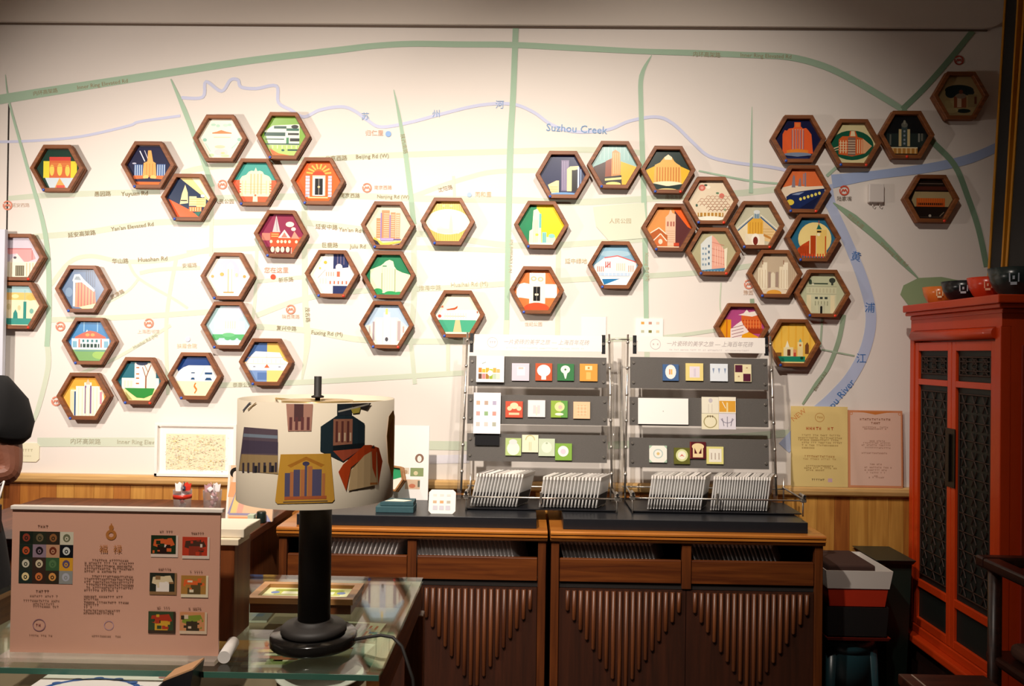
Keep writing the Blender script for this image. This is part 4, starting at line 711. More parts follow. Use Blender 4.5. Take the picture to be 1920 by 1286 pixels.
# ================================================================== PAPERS AND SMALL THINGS AGAINST THE WALL
def sheet(name, px0, py0, px1, py1, Y, label, cat, shapes, t=.004, base='f0ece4', lean=0.0, mt=None, units=None, post=None, rise=None):
    """an upright sheet facing the room; shapes use 0..units across and down in photo pixels"""
    a, b = at_y(px0, py0, Y), at_y(px1, py1, Y); w, h = b.x-a.x, a.z-b.z
    o = thing(name, label, cat, ((a.x+b.x)/2, Y, b.z if rise is None else rise), (R_(-lean), 0, 0))
    mb = MB().box(-w/2, w/2, 0, t, 0, h, base)
    W_, H_ = px1-px0, py1-py0
    xf = lambda x, y, hh: (-w/2+w*x/W_, -.0003-hh, h-h*y/H_)
    z = art(mb, shapes, xf, rectclip(0, 0, W_, H_))
    if post: post(mb, xf, z+.0001)
    part('panel', mb, mt or PRINT, o)
    return o
rg = random.Random(11)
# cream and pink notices on the rail
def t1(mb, xf, h):
    text(mb, 'NEW', 14, 17, 13, 'd0884a', xf, h, -38)
nt = [Rc('e2c782',0,0,105,152), ring_shape('c89a58',53,21,9,7.6), greek('b8863c',48,21,58,4)]
nt += greek('b4582c',28,42,60,6,1,rg)+greek('b4582c',68,42,82,6,1,rg)
for y_, a_, b_ in ((55,20,92),(60,13,95),(64,13,88),(69,20,93),(74,13,86),(79,20,44)): nt += greek('a08048',a_,y_,b_,3.4,.9,rg)
nt += greek('a8783c',25,95,80,4,1,rg)+greek('b89458',22,100,84,3.4,.9,rg)
for y_, a_, b_ in ((113,28,78),(117,24,86),(121,28,62)): nt += greek('a08048',a_,y_,b_,3.4,.9,rg)
nt += greek('6a5a40',38,139,62,4,1,rg)+[Rc('cdaab4',68,136,76,143)]
sheet('notice_sheet', 1485,762,1590,914, D-.030, 'pale yellow notice sheet standing on the rail', 'notice', nt, .004, 'd8bf7c', 2, post=t1, rise=ZR)
n2 = [Rc('cf8a60',0,0,102,146),Rc('dcb8a4',4,4,98,142),Po('c87838',16,2,86,2,66,5,51,8,36,5),ring_shape('cf8a60',6,6,3,1.6),ring_shape('cf8a60',96,6,3,1.6)]
n2 += greek('8a5a40',22,17,80,4.4,1,rg)+greek('8a5a40',43,24,62,4.4,1,rg)
for y_, a_, b_ in ((32,27,75),(35,30,70),(58,40,68),(62,28,80),(66,25,80),(71,28,78),(81,25,76),(102,40,62),(108,30,80),(113,30,70),(118,34,68),(124,48,56),(127,38,70)): n2 += greek('a8806c',a_,y_,b_,3.2,.85,rg)
sheet('bordered_notice', 1592,764,1693,910, D-.030, 'pink notice with an orange border standing on the rail', 'notice', n2, .006, 'c88058', 2, rise=ZR)
# white framed map picture on the rail
fm = [Rc('f4f0e8',0,0,140,94),Rc('e6dcba',14,13,124,82)]
for i in range(420):
    x_, y_ = rg.uniform(15,122), rg.uniform(14,80); fm.append(Rc(rg.choice(('e0c890','dcd0b0','d8b8a8','e8dcc0','d4c8b4','e2cc84','c8c8c0')), x_, y_, x_+rg.uniform(.8,3.4), y_+rg.uniform(.6,1.6)))
o = sheet('framed_map', 298,798,438,892, D-.026, 'white framed picture of a pale yellow map, standing on the rail', 'framed picture', fm, .006, 'f4f0e8', 0, rise=ZR)
w_ = at_y(438,892,D-.026).x-at_y(298,798,D-.026).x; h_ = at_y(298,798,D-.026).z-at_y(298,892,D-.026).z
fr = MB(); 
for (a,b,c,d) in ((-w_/2-.012,w_/2+.012,h_,h_+.012),(-w_/2-.012,-w_/2,0,h_),(w_/2,w_/2+.012,0,h_),(-w_/2-.012,w_/2+.012,-.0,.012)): fr.box(a,b,-.012,.006,c,d)
part('white_frame', fr, M_white, o, bevel=.001)
# cream rounded plaque by the person, small cards above the racks
pl = MB(); a, b = at_y(20,830,D-.004), at_y(73,866,D-.004); w, h_ = b.x-a.x, a.z-b.z; c_ = .012
pl.prism([(-w/2,c_),(-w/2+c_,0),(w/2-c_,0),(w/2,c_),(w/2,h_-c_),(w/2-c_,h_),(-w/2+c_,h_),(-w/2,h_-c_)], 0, .0035, 'Y', 'e8e2c4')
art(pl, greek('b8b08c',12,14,44,5,1,rg)+greek('c8c2a4',18,25,40,3,1,rg), lambda x,y,hh: (-w/2+w*x/53,-.0003-hh,h_-h_*y/36))
tag(part('cream_plaque', pl, PRINT, loc=((a.x+b.x)/2, D-.0042, b.z)), 'cream plaque with clipped corners on the wall beside the person', 'plaque')
sheet('swatch_card', 1192,597,1243,640, D-.004, 'white card of six tiny tile swatches above the right rack', 'card', [Rc('f4f0ea',0,0,51,43)]+[Rc(c,10+(i%3)*14,6+(i//3)*16,16+(i%3)*14,11+(i//3)*16) for i,c in enumerate(('d8a050','c09080','e0c8b8','b8b8a0','7a7840','d8c8a8'))], .003, 'f4f0ea')
sheet('blank_paper', 1090,592,1136,636, D-.004, 'blank white paper on the wall above the left rack', 'paper', [Rc('efe8e2',0,0,46,44),Rc('d8cfc8',0,0,46,1)], .001, 'efe8e2')
# white switch box with two hooks
a, b = at_y(1628,345,D-.012), at_y(1656,380,D-.012)
sb = thing('sensor_box', 'small white plastic box with two hooks on the wall', 'wall box', ((a.x+b.x)/2, D-.0005, b.z))
part('body', MB().box(-(b.x-a.x)/2, (b.x-a.x)/2, -.022, 0, 0, a.z-b.z), mat('white_plastic','d8d0ca',.4), sb, bevel=.003)
for sx in (-.012, .016): part('hook', MB().tube([(sx,-.01,0),(sx,-.012,-.012),(sx+.006,-.016,-.016),(sx+.011,-.014,-.009)], .0014, 6), M_steel, sb)
# white foam board at the far left, in front of the hidden door
a = at_y(12, 430, D-.06); b = at_y(9, 722, D-.06)
tag(part('foam_board', MB().box(a.x-.5, a.x-.002, D-.065, D-.045, .9, a.z), mat('foam_white','d4d8e4',.8), bevel=.002), 'bluish white foam board leaning at the left end of the wall', 'board')

# ---- on the left plinth
M_teal = mat('teal_cover', '2c4f55', .7, var=.15, scale=80)
M_tealp = mat('teal_page', '6a8a88', .8)
p0, p1 = at_z(704, 961, ZP), at_z(776, 961, ZP)
w = p1.x-p0.x
tag(part('teal_box', MB().box(p0.x, p1.x, p0.y, p0.y+.085, ZP+.0004, ZP+.022), M_teal, bevel=.002), 'teal gift box lying at the bottom of a stack of two', 'box')
tag(part('teal_box', MB().box(p0.x+.014, p1.x-.002, p0.y+.012, p0.y+.085, ZP+.0226, ZP+.038), M_teal, bevel=.002), 'smaller teal gift box on top of its twin', 'box')
tag(part('paper_card', MB().prism([(p0.x+.03,p0.y+.02),(p0.x+.10,p0.y+.015),(p0.x+.125,p0.y+.035),(p0.x+.06,p0.y+.06)], ZP+.0385, ZP+.0395, 'Z'), mat('card_cream','f0e4cc',.7)), 'cream paper card lying on the teal boxes', 'card')
wb = [Rc('f4f0ec',0,0,67,140),El('8a6a58',50,62,8,8.6),El('f0e8e0',50,63,4,6),Rc('d8c8b4',18,80,32,92),El('b8987c',25,88,4,4),Rc('8a9868',34,80,58,96),El('d8c8a0',44,90,4,4),Rc('d8b89c',25,102,52,120),El('c8785a',38,114,6,4),Rc('6a6a5a',48,104,52,116)]
pw = at_z(770, 937, ZP)
sheet('white_display_board', 735,797,802,937, pw.y, 'tall white display board with three small photos behind the teal boxes', 'display board', wb, .006, 'ece8e4', 5, rise=ZP)
# hexagonal keepsake leaning against it
hk = thing('hexagonal_keepsake', 'small wooden hexagon with a green picture leaning beside the lamp shade', 'ornament', at_y(738, 920, pw.y-.055), (R_(-18), 0, R_(-38)))
zz = hk.location.z
hk.location.z = ZP+.040
me = frm.mesh('frame', wood('pale_frame','8a5a30','b08050','X')); me.transform(Matrix.Scale(.5, 4)); me.transform(Matrix.Translation((0,0,RO*.5*.87)))
ob('frame', me, hk)
mb = MB(); mb.prism([(21.5*S*math.cos(R_(60*k)), 21.5*S*math.sin(R_(60*k))+RO*.5*.87) for k in range(6)], -.0112, -.002, 'Y', '2f8a5a')
art(mb, [Rc('2f9a64',-22,-19,22,19),Po('f0e8d8',-22,8,22,-6,22,19,-22,19)], lambda x,y,hh: (x*S,-.0115-hh,-y*S+RO*.5*.87), hexclip(21.5)); part('picture_tile', mb, GLAZE, hk)
# rounded white stand with tile swatches
mb = MB(); a, b = at_z(803, 963, ZP), at_z(854, 963, ZP); w = b.x-a.x; h_ = .085; c_=.010
mb.prism([(-w/2,c_),(-w/2+c_,0),(w/2-c_,0),(w/2,c_),(w/2,h_-c_),(w/2-c_,h_),(-w/2+c_,h_),(-w/2,h_-c_)], 0, .008, 'Y', 'ece8e0')
art(mb, [Rc(c,8+(i%3)*13,20,15+(i%3)*13,25) for i,c in enumerate(('c8a888','d8a070','b8b0a0'))]+[Rc('d8d4cc',8+i*13,8,15+i*13,12) for i in range(3)]+[Rc('c8c4cc',8+i*12,29,17+i*12,37) for i in range(3)], lambda x,y,hh:(-w/2+w*x/51,-.0003-hh,h_-h_*y/44))
ws = thing('swatch_stand', 'rounded white stand with tile swatches between teal boxes and rack', 'display stand', ((a.x+b.x)/2, a.y, ZP+.0005), (R_(-12),0,0))
part('panel', mb, PRINT, ws); part('prop', MB().hexa([(-.02,.006,0),(.02,.006,0),(.02,.05,.0115),(-.02,.05,.0115),(-.02,.006,.05),(.02,.006,.05),(.02,.008,.05),(-.02,.008,.05)]), M_white, ws)

# ================================================================== SIDE CABINET BEHIND THE SIGN
W_side = wood('dark_side_wood', '4a2414', '6e3a22', 'Y', .4)
ZS = .885
sc_ = thing('side_cabinet', 'dark wooden side cabinet behind the pink sign', 'cabinet', (0,0,0))
part('top', MB().box(-1.95, -.905, 2.52, 3.22, ZS-.028, ZS), W_side, sc_, bevel=.003)
part('body', MB().box(-1.93, -.925, 2.55, 3.2, .03, ZS-.028), wood('side_body_wood','5a2e16','8a4e26','Z',.45), sc_)
part('plinth', MB().box(-1.93, -.93, 2.57, 3.2, 0, .03), M_dark, sc_)
# two tumblers of sweets
M_cup = clear('clear_cup', 'f4f2f2', 1.45, .1)
def tumbler(px, cols, label, n):
    p = at_y(px, 940, 2.86); t = thing('tumbler', label, 'tumbler', (p.x, 2.86, ZS))
    part('glass', MB().lathe([(0,.0015),(.026,.0015),(.031,.105),(.0325,.105),(.028,.0003),(0,.0003)], 24), M_cup, t)
    r = random.Random(n)
    for i in range(11):
        a_ = r.uniform(0, 6.28); q = r.uniform(0,.014); zz = .006+i*.0095
        m = MB(); m.box(-.009,.009,-.006,.006,-.008,.008)
        part('wrapped_sweet', m, cols[i % len(cols)], t, (q*math.cos(a_), q*math.sin(a_), zz+.008), (r.uniform(-.6,.6), r.uniform(-.6,.6), a_), bevel=.004)
    for i in range(4):
        a_ = 1.57*i+r.uniform(0,.8)
        m = MB(); m.prism([(-.009,0),(.009,0),(.013,.03),(.004,.026),(-.002,.034),(-.012,.028)], -.0006, .0006, 'Y')
        part('wrapper_tip', m, cols[(i+1) % len(cols)], t, (.016*math.cos(a_), .016*math.sin(a_), .098), (r.uniform(-.3,.3), 0, a_))
    return t
cw, cr_, cb, cp = mat('sweet_white','f0e8e8',.3), mat('sweet_red','c8321e',.3), mat('sweet_navy','26304e',.3), mat('sweet_pink','e0aeb4',.3)
t_ = tumbler(342, [cw,cr_,cb,cw], 'clear tumbler of red, white and navy wrapped sweets', 5)
part('red_band', MB().lathe([(.0318,.075),(.0322,.09),(.0327,.09),(.0323,.075),(.0318,.075)], 24), cr_, t_)
tumbler(398, [cp,cw,cp], 'clear tumbler of pink wrapped sweets', 6)
# standing picture book with a seated figure on its cover
bk = [Rc('ecc4a0',0,0,100,110),Rc('f4ece4',0,0,4,110),El('1a1512',14,14,11,10),El('f0d8c4',14,19,5.5,8),Rc('e8d8c8',9,25,26,32),Po('e8a878',6,32,30,32,34,60,2,60),Ln('9a94b4',20,48,6,92,6),Ln('9a94b4',6,92,72,92,4),Po('ecd088',16,54,26,54,18,90,8,90),Po('e8ac98',26,56,36,56,30,90,20,90),Rc('e8a070',6,97,62,108),Po('a8a8c8',62,92,76,92,86,108,72,108)]
pb = at_z(455, 977, ZS)
sheet('picture_book', 424,872,510,977, pb.y, 'peach picture book with a dark haired figure standing left of the lamp', 'book', bk, .012, 'e8dcd0', 8, rise=ZS)
pb2 = at_z(490, 975, ZS)
tag(part('mint_carton', MB().box(pb2.x-.03, pb2.x-.008, pb.y-.035, pb.y-.01, ZS+.0004, ZS+.03), mat('mint_card','b8c8b0',.6), bevel=.001), 'little mint carton at the foot of the picture book', 'carton')
tag(part('dark_tin', MB().lathe([(0,0),(.016,0),(.0165,.004),(.0165,.036),(.014,.040),(0,.040)], 20, (pb2.x+.014, pb.y-.02, ZS+.0004)), mat('dark_green_tin','16211c',.35)), 'small dark green tin beside the picture book', 'tin')
tag(part('paper_sheet', MB().prism([(pb.x-.09,pb.y-.14),(pb.x-.005,pb.y-.15),(pb.x+.03,pb.y-.08),(pb.x-.07,pb.y-.06)], ZS+.0004, ZS+.002, 'Z'), mat('blank_sheet','f0ece4',.7)), 'white paper sheet lying before the picture book', 'paper')

# ================================================================== GLASS TABLE
ZG = 1.04; GT = .008; K = .767
gx1, gx0, gy0, gy1 = -.262*K, -1.28*K, 1.478*K, 2.12*K
gt = thing('glass_table', 'wooden display table with a thick glass top under the lamp', 'table', (0,0,0))
M_glass = clear('table_glass', 'eef6f0', 1.5)
M_gedge = mat('glass_edge_green', '3f6a5a', .25)
part('glass_top', MB().box(gx0, gx1, gy0+.002, gy1, ZG-GT, ZG), M_glass, gt)
part('glass_edge', MB().box(gx0, gx1, gy0, gy0+.0018, ZG-GT, ZG), M_gedge, gt)
W_tab = wood('table_oak', '6a3818', '96582a', 'Y', .45); W_tabx = wood('table_oak_cross', '5a2e14', '84491f', 'X', .45); W_tl = wood('table_leg','6e3b1a','a0622e','Z',.45)
zf = ZG-GT-.0005
for nm, bx_, m_ in (('side_rail',(gx1-.022,gx1-.002,gy0+.02,gy1-.002,zf-.055,zf),W_tab),('side_rail',(gx0+.002,gx0+.022,gy0+.02,gy1-.002,zf-.055,zf),W_tab),
                    ('back_rail',(gx0+.022,gx1-.022,gy1-.022,gy1-.002,zf-.055,zf),W_tabx),('front_rail',(gx0+.022,gx1-.022,gy0+.02,gy0+.036,zf-.055,zf-.045),W_tabx)):
    part(nm, MB().box(*bx_), m_, gt, bevel=.0015)
for lx in (gx0+.012, gx1-.012):
    for ly in (gy0+.04, gy1-.022):
        part('leg', MB().box(lx-.018, lx+.018, ly-.018, ly+.018, 0, zf-.056), W_tl, gt, bevel=.003)
part('tray', MB().box(gx0+.022, gx1-.022, gy0+.036, gy1-.022, zf-.055, zf-.047), mat('tray_paper','8a7460',.8), gt)
part('lower_shelf', MB().box(gx0+.03, gx1-.03, gy0+.06, gy1-.04, .28, .30), W_tabx, gt)
ZI = zf-.047                            # inside floor of the tray
# things under the glass
def lying(name, px, py, w, d, rz, label, cat, shapes, t=.004, base='e8e0d4', z=None, mt=None):
    p = at_z(px, py, ZI)
    o = thing(name, label, cat, (p.x, p.y, (z or ZI)+.0004), (0, 0, R_(rz)))
    w *= K; d *= K
    mb = MB().box(-w/2, w/2, -d/2, d/2, 0, t, base)
    art(mb, shapes, lambda x, y, hh: ((x/100-.5)*w, (.5-y/100)*d, t+.0002+hh), rectclip(0,0,100,100)); part('sheet', mb, mt or PRINT, o); return o
def mixed(n, cols, seed):
    r = random.Random(seed); o = []
    for i in range(n):
        x_, y_ = r.uniform(0,85), r.uniform(0,85); o.append(Rc(r.choice(cols), x_, y_, x_+r.uniform(5,30), y_+r.uniform(4,20)))
    return o
lying('orange_print', 455, 1225, .20, .13, 4, 'orange and brown print under the glass left of the lamp', 'print', [sq('c8843c')]+mixed(12,('a85a24','d8a050','6a4a34','e0b468','8a5428'),1))
lying('striped_print', 655, 1185, .15, .11, -6, 'cream and red striped print under the glass beside the cord', 'print', [sq('e0d4b8')]+St('c86a4a',55,20,95,95,4,4)+mixed(8,('5a6a90','c8b890','d8a890'),2))
lying('white_envelope', 640, 1222, .12, .10, -12, 'white envelope under the glass right of the lamp base', 'envelope', [sq('e4e0da'),Ln('b8b0a8',0,0,50,55,1.5),Ln('b8b0a8',100,0,50,55,1.5)], .003)
lying('patterned_print', 560, 1235, .22, .10, 3, 'red bordered patterned print under the glass before the lamp', 'print', [sq('d8c8a8'),Rc('c0503c',0,0,100,8)]+mixed(14,('8a9058','c8a860','b86a4a','6a7a58','e0d0b0'),4))
lying('grey_photo', 478, 1150, .10, .14, 2, 'grey photograph under the glass behind the wooden box', 'print', [sq('6a625c')]+mixed(8,('3a3430','8a8480','505868'),5))
pd = at_z(600, 1276, ZI)
tag(part('white_plate', MB().lathe([(0,.0005),(.04,.0005),(.066,.010),(.068,.012),(.066,.0135),(.04,.004),(0,.004)], 40, (pd.x, max(pd.y,gy0+.11), ZI)), mat('porcelain','e6dfd8',.2)), 'white porcelain plate under the glass in front of the lamp', 'plate')

# framed tile on a low wooden block, behind the lamp
pA = at_z(462, 1150, ZG); pB = at_z(662, 1152, ZG)
fb = thing('framed_tile_block', 'low wooden tray frame holding a yellow green tile behind the lamp', 'framed tile', ((pA.x+pB.x)/2, pA.y, ZG+.0004))
w = pB.x-pA.x; d_ = .098; hB = .027
W_blk = wood('block_wood','5a3016','84491f','X',.4); W_lip = wood('block_lip','9a6838','bf8e56','X',.4)
part('block', MB().box(-w/2+.004, w/2-.004, .004, d_, 0, hB-.01), W_blk, fb)
lip = MB()
for bx_ in ((-w/2,w/2,0,.014),(-w/2,w/2,d_-.014,d_),(-w/2,-w/2+.014,.014,d_-.014),(w/2-.014,w/2,.014,d_-.014)): lip.box(bx_[0],bx_[1],bx_[2],bx_[3],hB-.01,hB)
part('rim', lip, W_lip, fb)
mb = MB().box(-w/2+.014, w/2-.014, .014, d_-.014, hB-.0098, hB-.007, 'd8d888')
art(mb, [sq('dce0a8'),Rc('b8c04a',12,12,88,60),Rc('e8ecc8',20,30,80,52),El('5a78b0',12,40,5,10),El('5a78b0',88,40,5,10),Sh('a8b84c',10,16,90,28,2,5)], lambda x,y,hh: ((x/100-.5)*(w-.028), d_-.014-(d_-.028)*y/100, hB-.0068+hh)); part('tile', mb, GLAZE, fb)
# tall wooden box left of it with two pale boards on top
pA = at_z(392, 1203, ZG); pB = at_z(437, 1203, ZG)
wbx = thing('wooden_box', 'upright brown wooden box with pale boards on top beside the pink sign', 'box', ((pA.x+pB.x)/2, pA.y, ZG+.0004))
w = pB.x-pA.x+.035; hB = at_y(430, 1022, pA.y).z-ZG
part('body', MB().box(-w+.02, .019, 0, .075, 0, hB), wood('box_wood','6a3416','97582c','Z',.45), wbx, bevel=.002)
part('top_board', MB().box(-w+.016, .027, -.006, .045, hB+.0003, hB+.010), mat('pale_board','eadcc0',.6), wbx, bevel=.001)
part('top_board', MB().box(-w+.016, .032, .004, .083, hB+.0105, hB+.024), mat('pale_board_2','f0e6d0',.6), wbx, bevel=.001)

# ---- pink acrylic sign on the glass
YS = at_z(210, 1234, ZG).y
a, b = at_y(24, 955, YS), at_y(409, 1230, YS); w, h_ = b.x-a.x, a.z-ZG-.006
sg = thing('pink_sign', 'pink acrylic sign about tiles on a clear stand', 'sign', ((a.x+b.x)/2, YS, ZG+.0004))
PXW, PXH = 385, 275
sxf = lambda x, y, hh: (-w/2+w*x/PXW, -.0003-hh, .006+h_-h_*y/PXH)
mb = MB().box(-w/2, w/2, 0, .003, .006, .006+h_, 'cf9d86')
sh = [Rc('cf9d86',0,0,PXW,PXH)]
g = [['1d241c','2a2c20','30281e','c8c0a8'],['1f2a22','8a7480','b88a6a','14161a'],['2c3026','3a2a22','3a5a38','d0962c'],['26302a','3a2820','342c20','8a8a84']]
for r_ in range(4):
    for c2 in range(4):
        x_, y_ = 14+c2*25, 42+r_*25; sh.append(Rc(g[r_][c2], x_, y_, x_+25, y_+25))
        m2 = ['8a3a2a','6a5a40','8a5a34','6a6a50','b8502c','241a1e','6a3020','c8c8c0','c8c0a8','c8b898','54744a','5a4a68','e0c890','c8703c','d0904c','a8a8b0'][r_*4+c2]
        sh += [El(m2, x_+12.5, y_+12, 7, 8, 12), El(g[r_][c2], x_+12.5, y_+13, 3.4, 4, 10), El(m2, x_+12.5, y_+13, 1.6, 2, 8)]
sh += [ring_shape('ac6c34',184,46,10,4.5), El('ac6c34',184,32,4.4,5), Rc('ac6c34',183,24,185,30)]
G1, G2 = '7c5a48', '94705c'
sh += greek(G1,48,32,70,5,1,rg)+greek(G1,47,157,70,5,1,rg)
for y_, a_, b_ in ((166,32,88),(175,24,92),(181,42,80),(186,42,90)): sh += greek(G2,a_,y_,b_,4,.85,rg)
for i in range(11): sh += greek(G1, 150 if i in (0,5) else 136, 95+i*5.4+(4 if i > 4 else 0), 226 if i not in (4,10) else 205, 4, .92, rg)
for y_, b_ in ((165,206),(170,165),(176,220),(181,165),(186,150),(192,205),(197,190)): sh += greek(G1,136,y_,b_,4,.9,rg)
sh += [ring_shape('8a6470',54,222,12,10.6), greek('8a4a44',48,222,61,5), ring_shape('a88aa0',183,220,9,8)]+greek(G2,36,242,80,3.6,.9,rg)+greek(G2,152,241,205,3.6,.9,rg)
for (x_, y_, cols) in ((258,45,('20301c','c85a2c','2a1a14','d8c0b0')),(316,47,('b83a24','4a3024','8a3424','d8c4b4')),(257,117,('2a2c22','d8c49c','e8dcd0','8a6844')),(315,121,('a87838','d8602c','5a4a2c','e0d0b0')),(256,191,('34442a','a8341e','c8982c','3a2a1c')),(314,191,('c8885a','7a8a30','3a3020','d0b89c'))):
    sh.append(Rc(cols[3], x_, y_, x_+50, y_+42)); r2 = random.Random(x_+y_)
    sh.append(Rc(cols[0], x_, y_, x_+46, y_+36)); sh.append(Po(cols[1], x_+6, y_+8, x_+38, y_+5, x_+44, y_+18, x_+22, y_+26, x_+4, y_+20)); sh.append(Rc(cols[2], x_+12, y_+18, x_+36, y_+36))
    for i in range(9):
        u_, v_ = r2.uniform(2,38), r2.uniform(2,30); sh.append(Rc(r2.choice(cols), x_+u_, y_+v_, x_+u_+r2.uniform(3,10), y_+v_+r2.uniform(2,8)))
    sh += greek(G1, x_+16, y_-7, x_+40, 4, .9, rg)
zz = art(mb, sh, sxf, rectclip(0,0,PXW,PXH), 0, .00001)
text(mb, '福', 171, 74, 16, 'ac6c34', sxf, zz); text(mb, '禄', 197, 74, 16, 'ac6c34', sxf, zz)
part('panel', mb, vcol('sign_print', .28), sg)
part('top_strip', MB().box(-w/2-.002, w/2+.004, -.003, .006, .006+h_, .012+h_), mat('strip_cream','efe4d8',.3), sg, bevel=.001)
ft = MB().box(-w/2-.006, w/2+.003, -.022, .026, 0, .006); part('foot', ft, clear('sign_foot','f8f4f0',1.45,.35,'f4e8dc'), sg)
# roll of paper behind the sign, right of its foot
p, q = at_z(432, 1216, ZG), at_z(402, 1252, ZG)
tag(part('paper_roll', MB().tube([(p.x+.004,p.y,ZG+.0095),(q.x+.008,q.y+.015,ZG+.0095)], .009, 20), mat('roll_white','e4ddd6',.7)), 'rolled white paper lying at the right end of the sign', 'paper roll')

# ---- in front of the glass: a lower stand with a blue and white plate tile, wedge block, brass key fob
ZQ = ZG-.024
YQ = 1.40
bs = thing('front_ledge', 'dark wooden ledge running in front of the glass table', 'ledge', (0,0,0))
part('top', MB().box(-1.25*K, -.40*K, 1.16*K, gy0-.006, ZQ-.03, ZQ), wood('ledge_dark','2a1710','45271a','X',.5), bs, bevel=.002)
for lx in (-.92, -.345):
    for ly in (.92, 1.1): part('leg', MB().box(lx-.02, lx+.02, ly-.02, ly+.02, 0, ZQ-.03), W_door, bs)
p = at_z(195, 1281, ZQ)
pt = thing('blue_white_tile', 'white tile with a blue scalloped ring below the pink sign', 'tile', (p.x, p.y-.03, ZQ+.0004))
mb = MB().box(-.088,.088,-.058,.058,0,.006,'e8e2de')
art(mb, [Rc('f0ebe6',0,0,100,100),ring_shape('2f5a9c',50,64,42,37),[El('2f5a9c',50+40*math.cos(R_(a_)),64+40*math.sin(R_(a_)),4,4) for a_ in range(0,360,24)],El('f0ebe6',50,64,34,34),Ln('c06a6a',4,4,20,4,2),Ln('c06a6a',84,4,98,14,2),Ln('c06a6a',2,10,12,2,2),El('c88a8a',96,18,3,3)], lambda x,y,hh: ((x/100-.5)*.176,(.5-y/100)*.116,.0063+hh)); part('glazed_slab', mb, GLAZE, pt)
p = at_z(342, 1275, ZQ)
wg = thing('wedge_block', 'black wedge block with a tan top beside the brass fob', 'block', (p.x+.009, p.y-.062, ZQ+.0004))
wg.scale = (K, K, K)
part('wedge', MB().prism([(-.03,0),(.034,0),(.042,.052),(-.012,.03)], 0, .05, 'Y'), M_black, wg)
part('tan_top', MB().hexa([(-.012,0,.0302),(.042,0,.0522),(.042,.05,.0522),(-.012,.05,.0302),(-.0128,0,.033),(.0412,0,.055),(.0412,.05,.055),(-.0128,.05,.033)]), mat('tan_card','c89a70',.6), wg)
kf = thing('brass_fob', 'brass key fob with a round ring on a wooden stub', 'fob', (p.x-.006, p.y-.096, ZQ+.0004))
kf.scale = (K, K, K)
part('stub', MB().lathe([(0,0),(.016,0),(.017,.02),(.018,.024),(0,.024)], 20), mat('stub_wood','b8825a',.5), kf)
M_brass = mat('brass','d8b878',.3,.6)
part('ring', MB().lathe([(.004,.0245),(.019,.0245),(.021,.028),(.019,.0315),(.004,.0315),(.004,.0245)], 24), M_brass, kf)
part('tongue', MB().prism([(.012,-.007),(.040,-.004),(.044,0),(.040,.004),(.012,.007)], .0255, .031, 'Z'), M_brass, kf)

# ================================================================== TABLE LAMP
pl_ = at_z(588, 1206, ZG); LY = pl_.y; LX = pl_.x; k = LY/F
lp = thing('table_lamp', 'table lamp with a printed drum shade and black pole', 'lamp', (LX, LY, ZG+.0004))
M_lblk = mat('lamp_black','292522',.6,var=.15,scale=90)
part('base', MB().lathe([(a_*K,b_*K) for a_,b_ in [(0,0),(.084,0),(.087,.003),(.087,.019),(.084,.0225),(0,.0225)]], 48), mat('lamp_base_gloss','1a1816',.16), lp)
part('collar', MB().lathe([(a_*K,b_*K) for a_,b_ in [(0,.0228),(.062,.0228),(.066,.026),(.066,.034),(.060,.040),(.042,.042),(.036,.048),(.034,.05)]], 48), M_lblk, lp)
zsb = at_y(591, 929, LY).z-ZG; zst = at_y(591, 747, LY).z-ZG; RS = 143*k
part('pole', MB().lathe([(.025,.0376),(.025,zsb+.04),(0,zsb+.04)], 32), M_lblk, lp)
part('stem', MB().tube([(0,0,zsb+.04),(0,0,zst+.002)], .004, 12), M_lblk, lp)
ztop = at_y(597, 706, LY).z-ZG
part('finial', MB().lathe([(.0095,zst+.001),(.010,zst+.0035),(.0058,zst+.005),(.0058,ztop),(0,ztop)], 20), M_lblk, lp)
shd = MB(); n = 72
pf = [(RS,zsb),(RS,zst),(RS-.0025,zst),(RS-.0025,zsb),(RS,zsb)]
shd.lathe(pf, n, col='e2d6c0')
for f_ in range(len(shd.c)): pass
def shx(x, y, hh):                     # pixels on the shade front, x measured from the axis, y from 745 down
    th = math.asin(max(-.995, min(.995, x/149.0))); r = RS+.0004+hh; c_ = math.cos(th)
    v_ = (y-747-9*c_)/(182+19*c_); v_ = max(.008, min(.99, v_))
    th += PHI
    return (r*math.sin(th), -r*math.cos(th), zst-v_*(zst-zsb))
PHI = math.atan2(-LX, LY)           # the printed front faces the room's middle
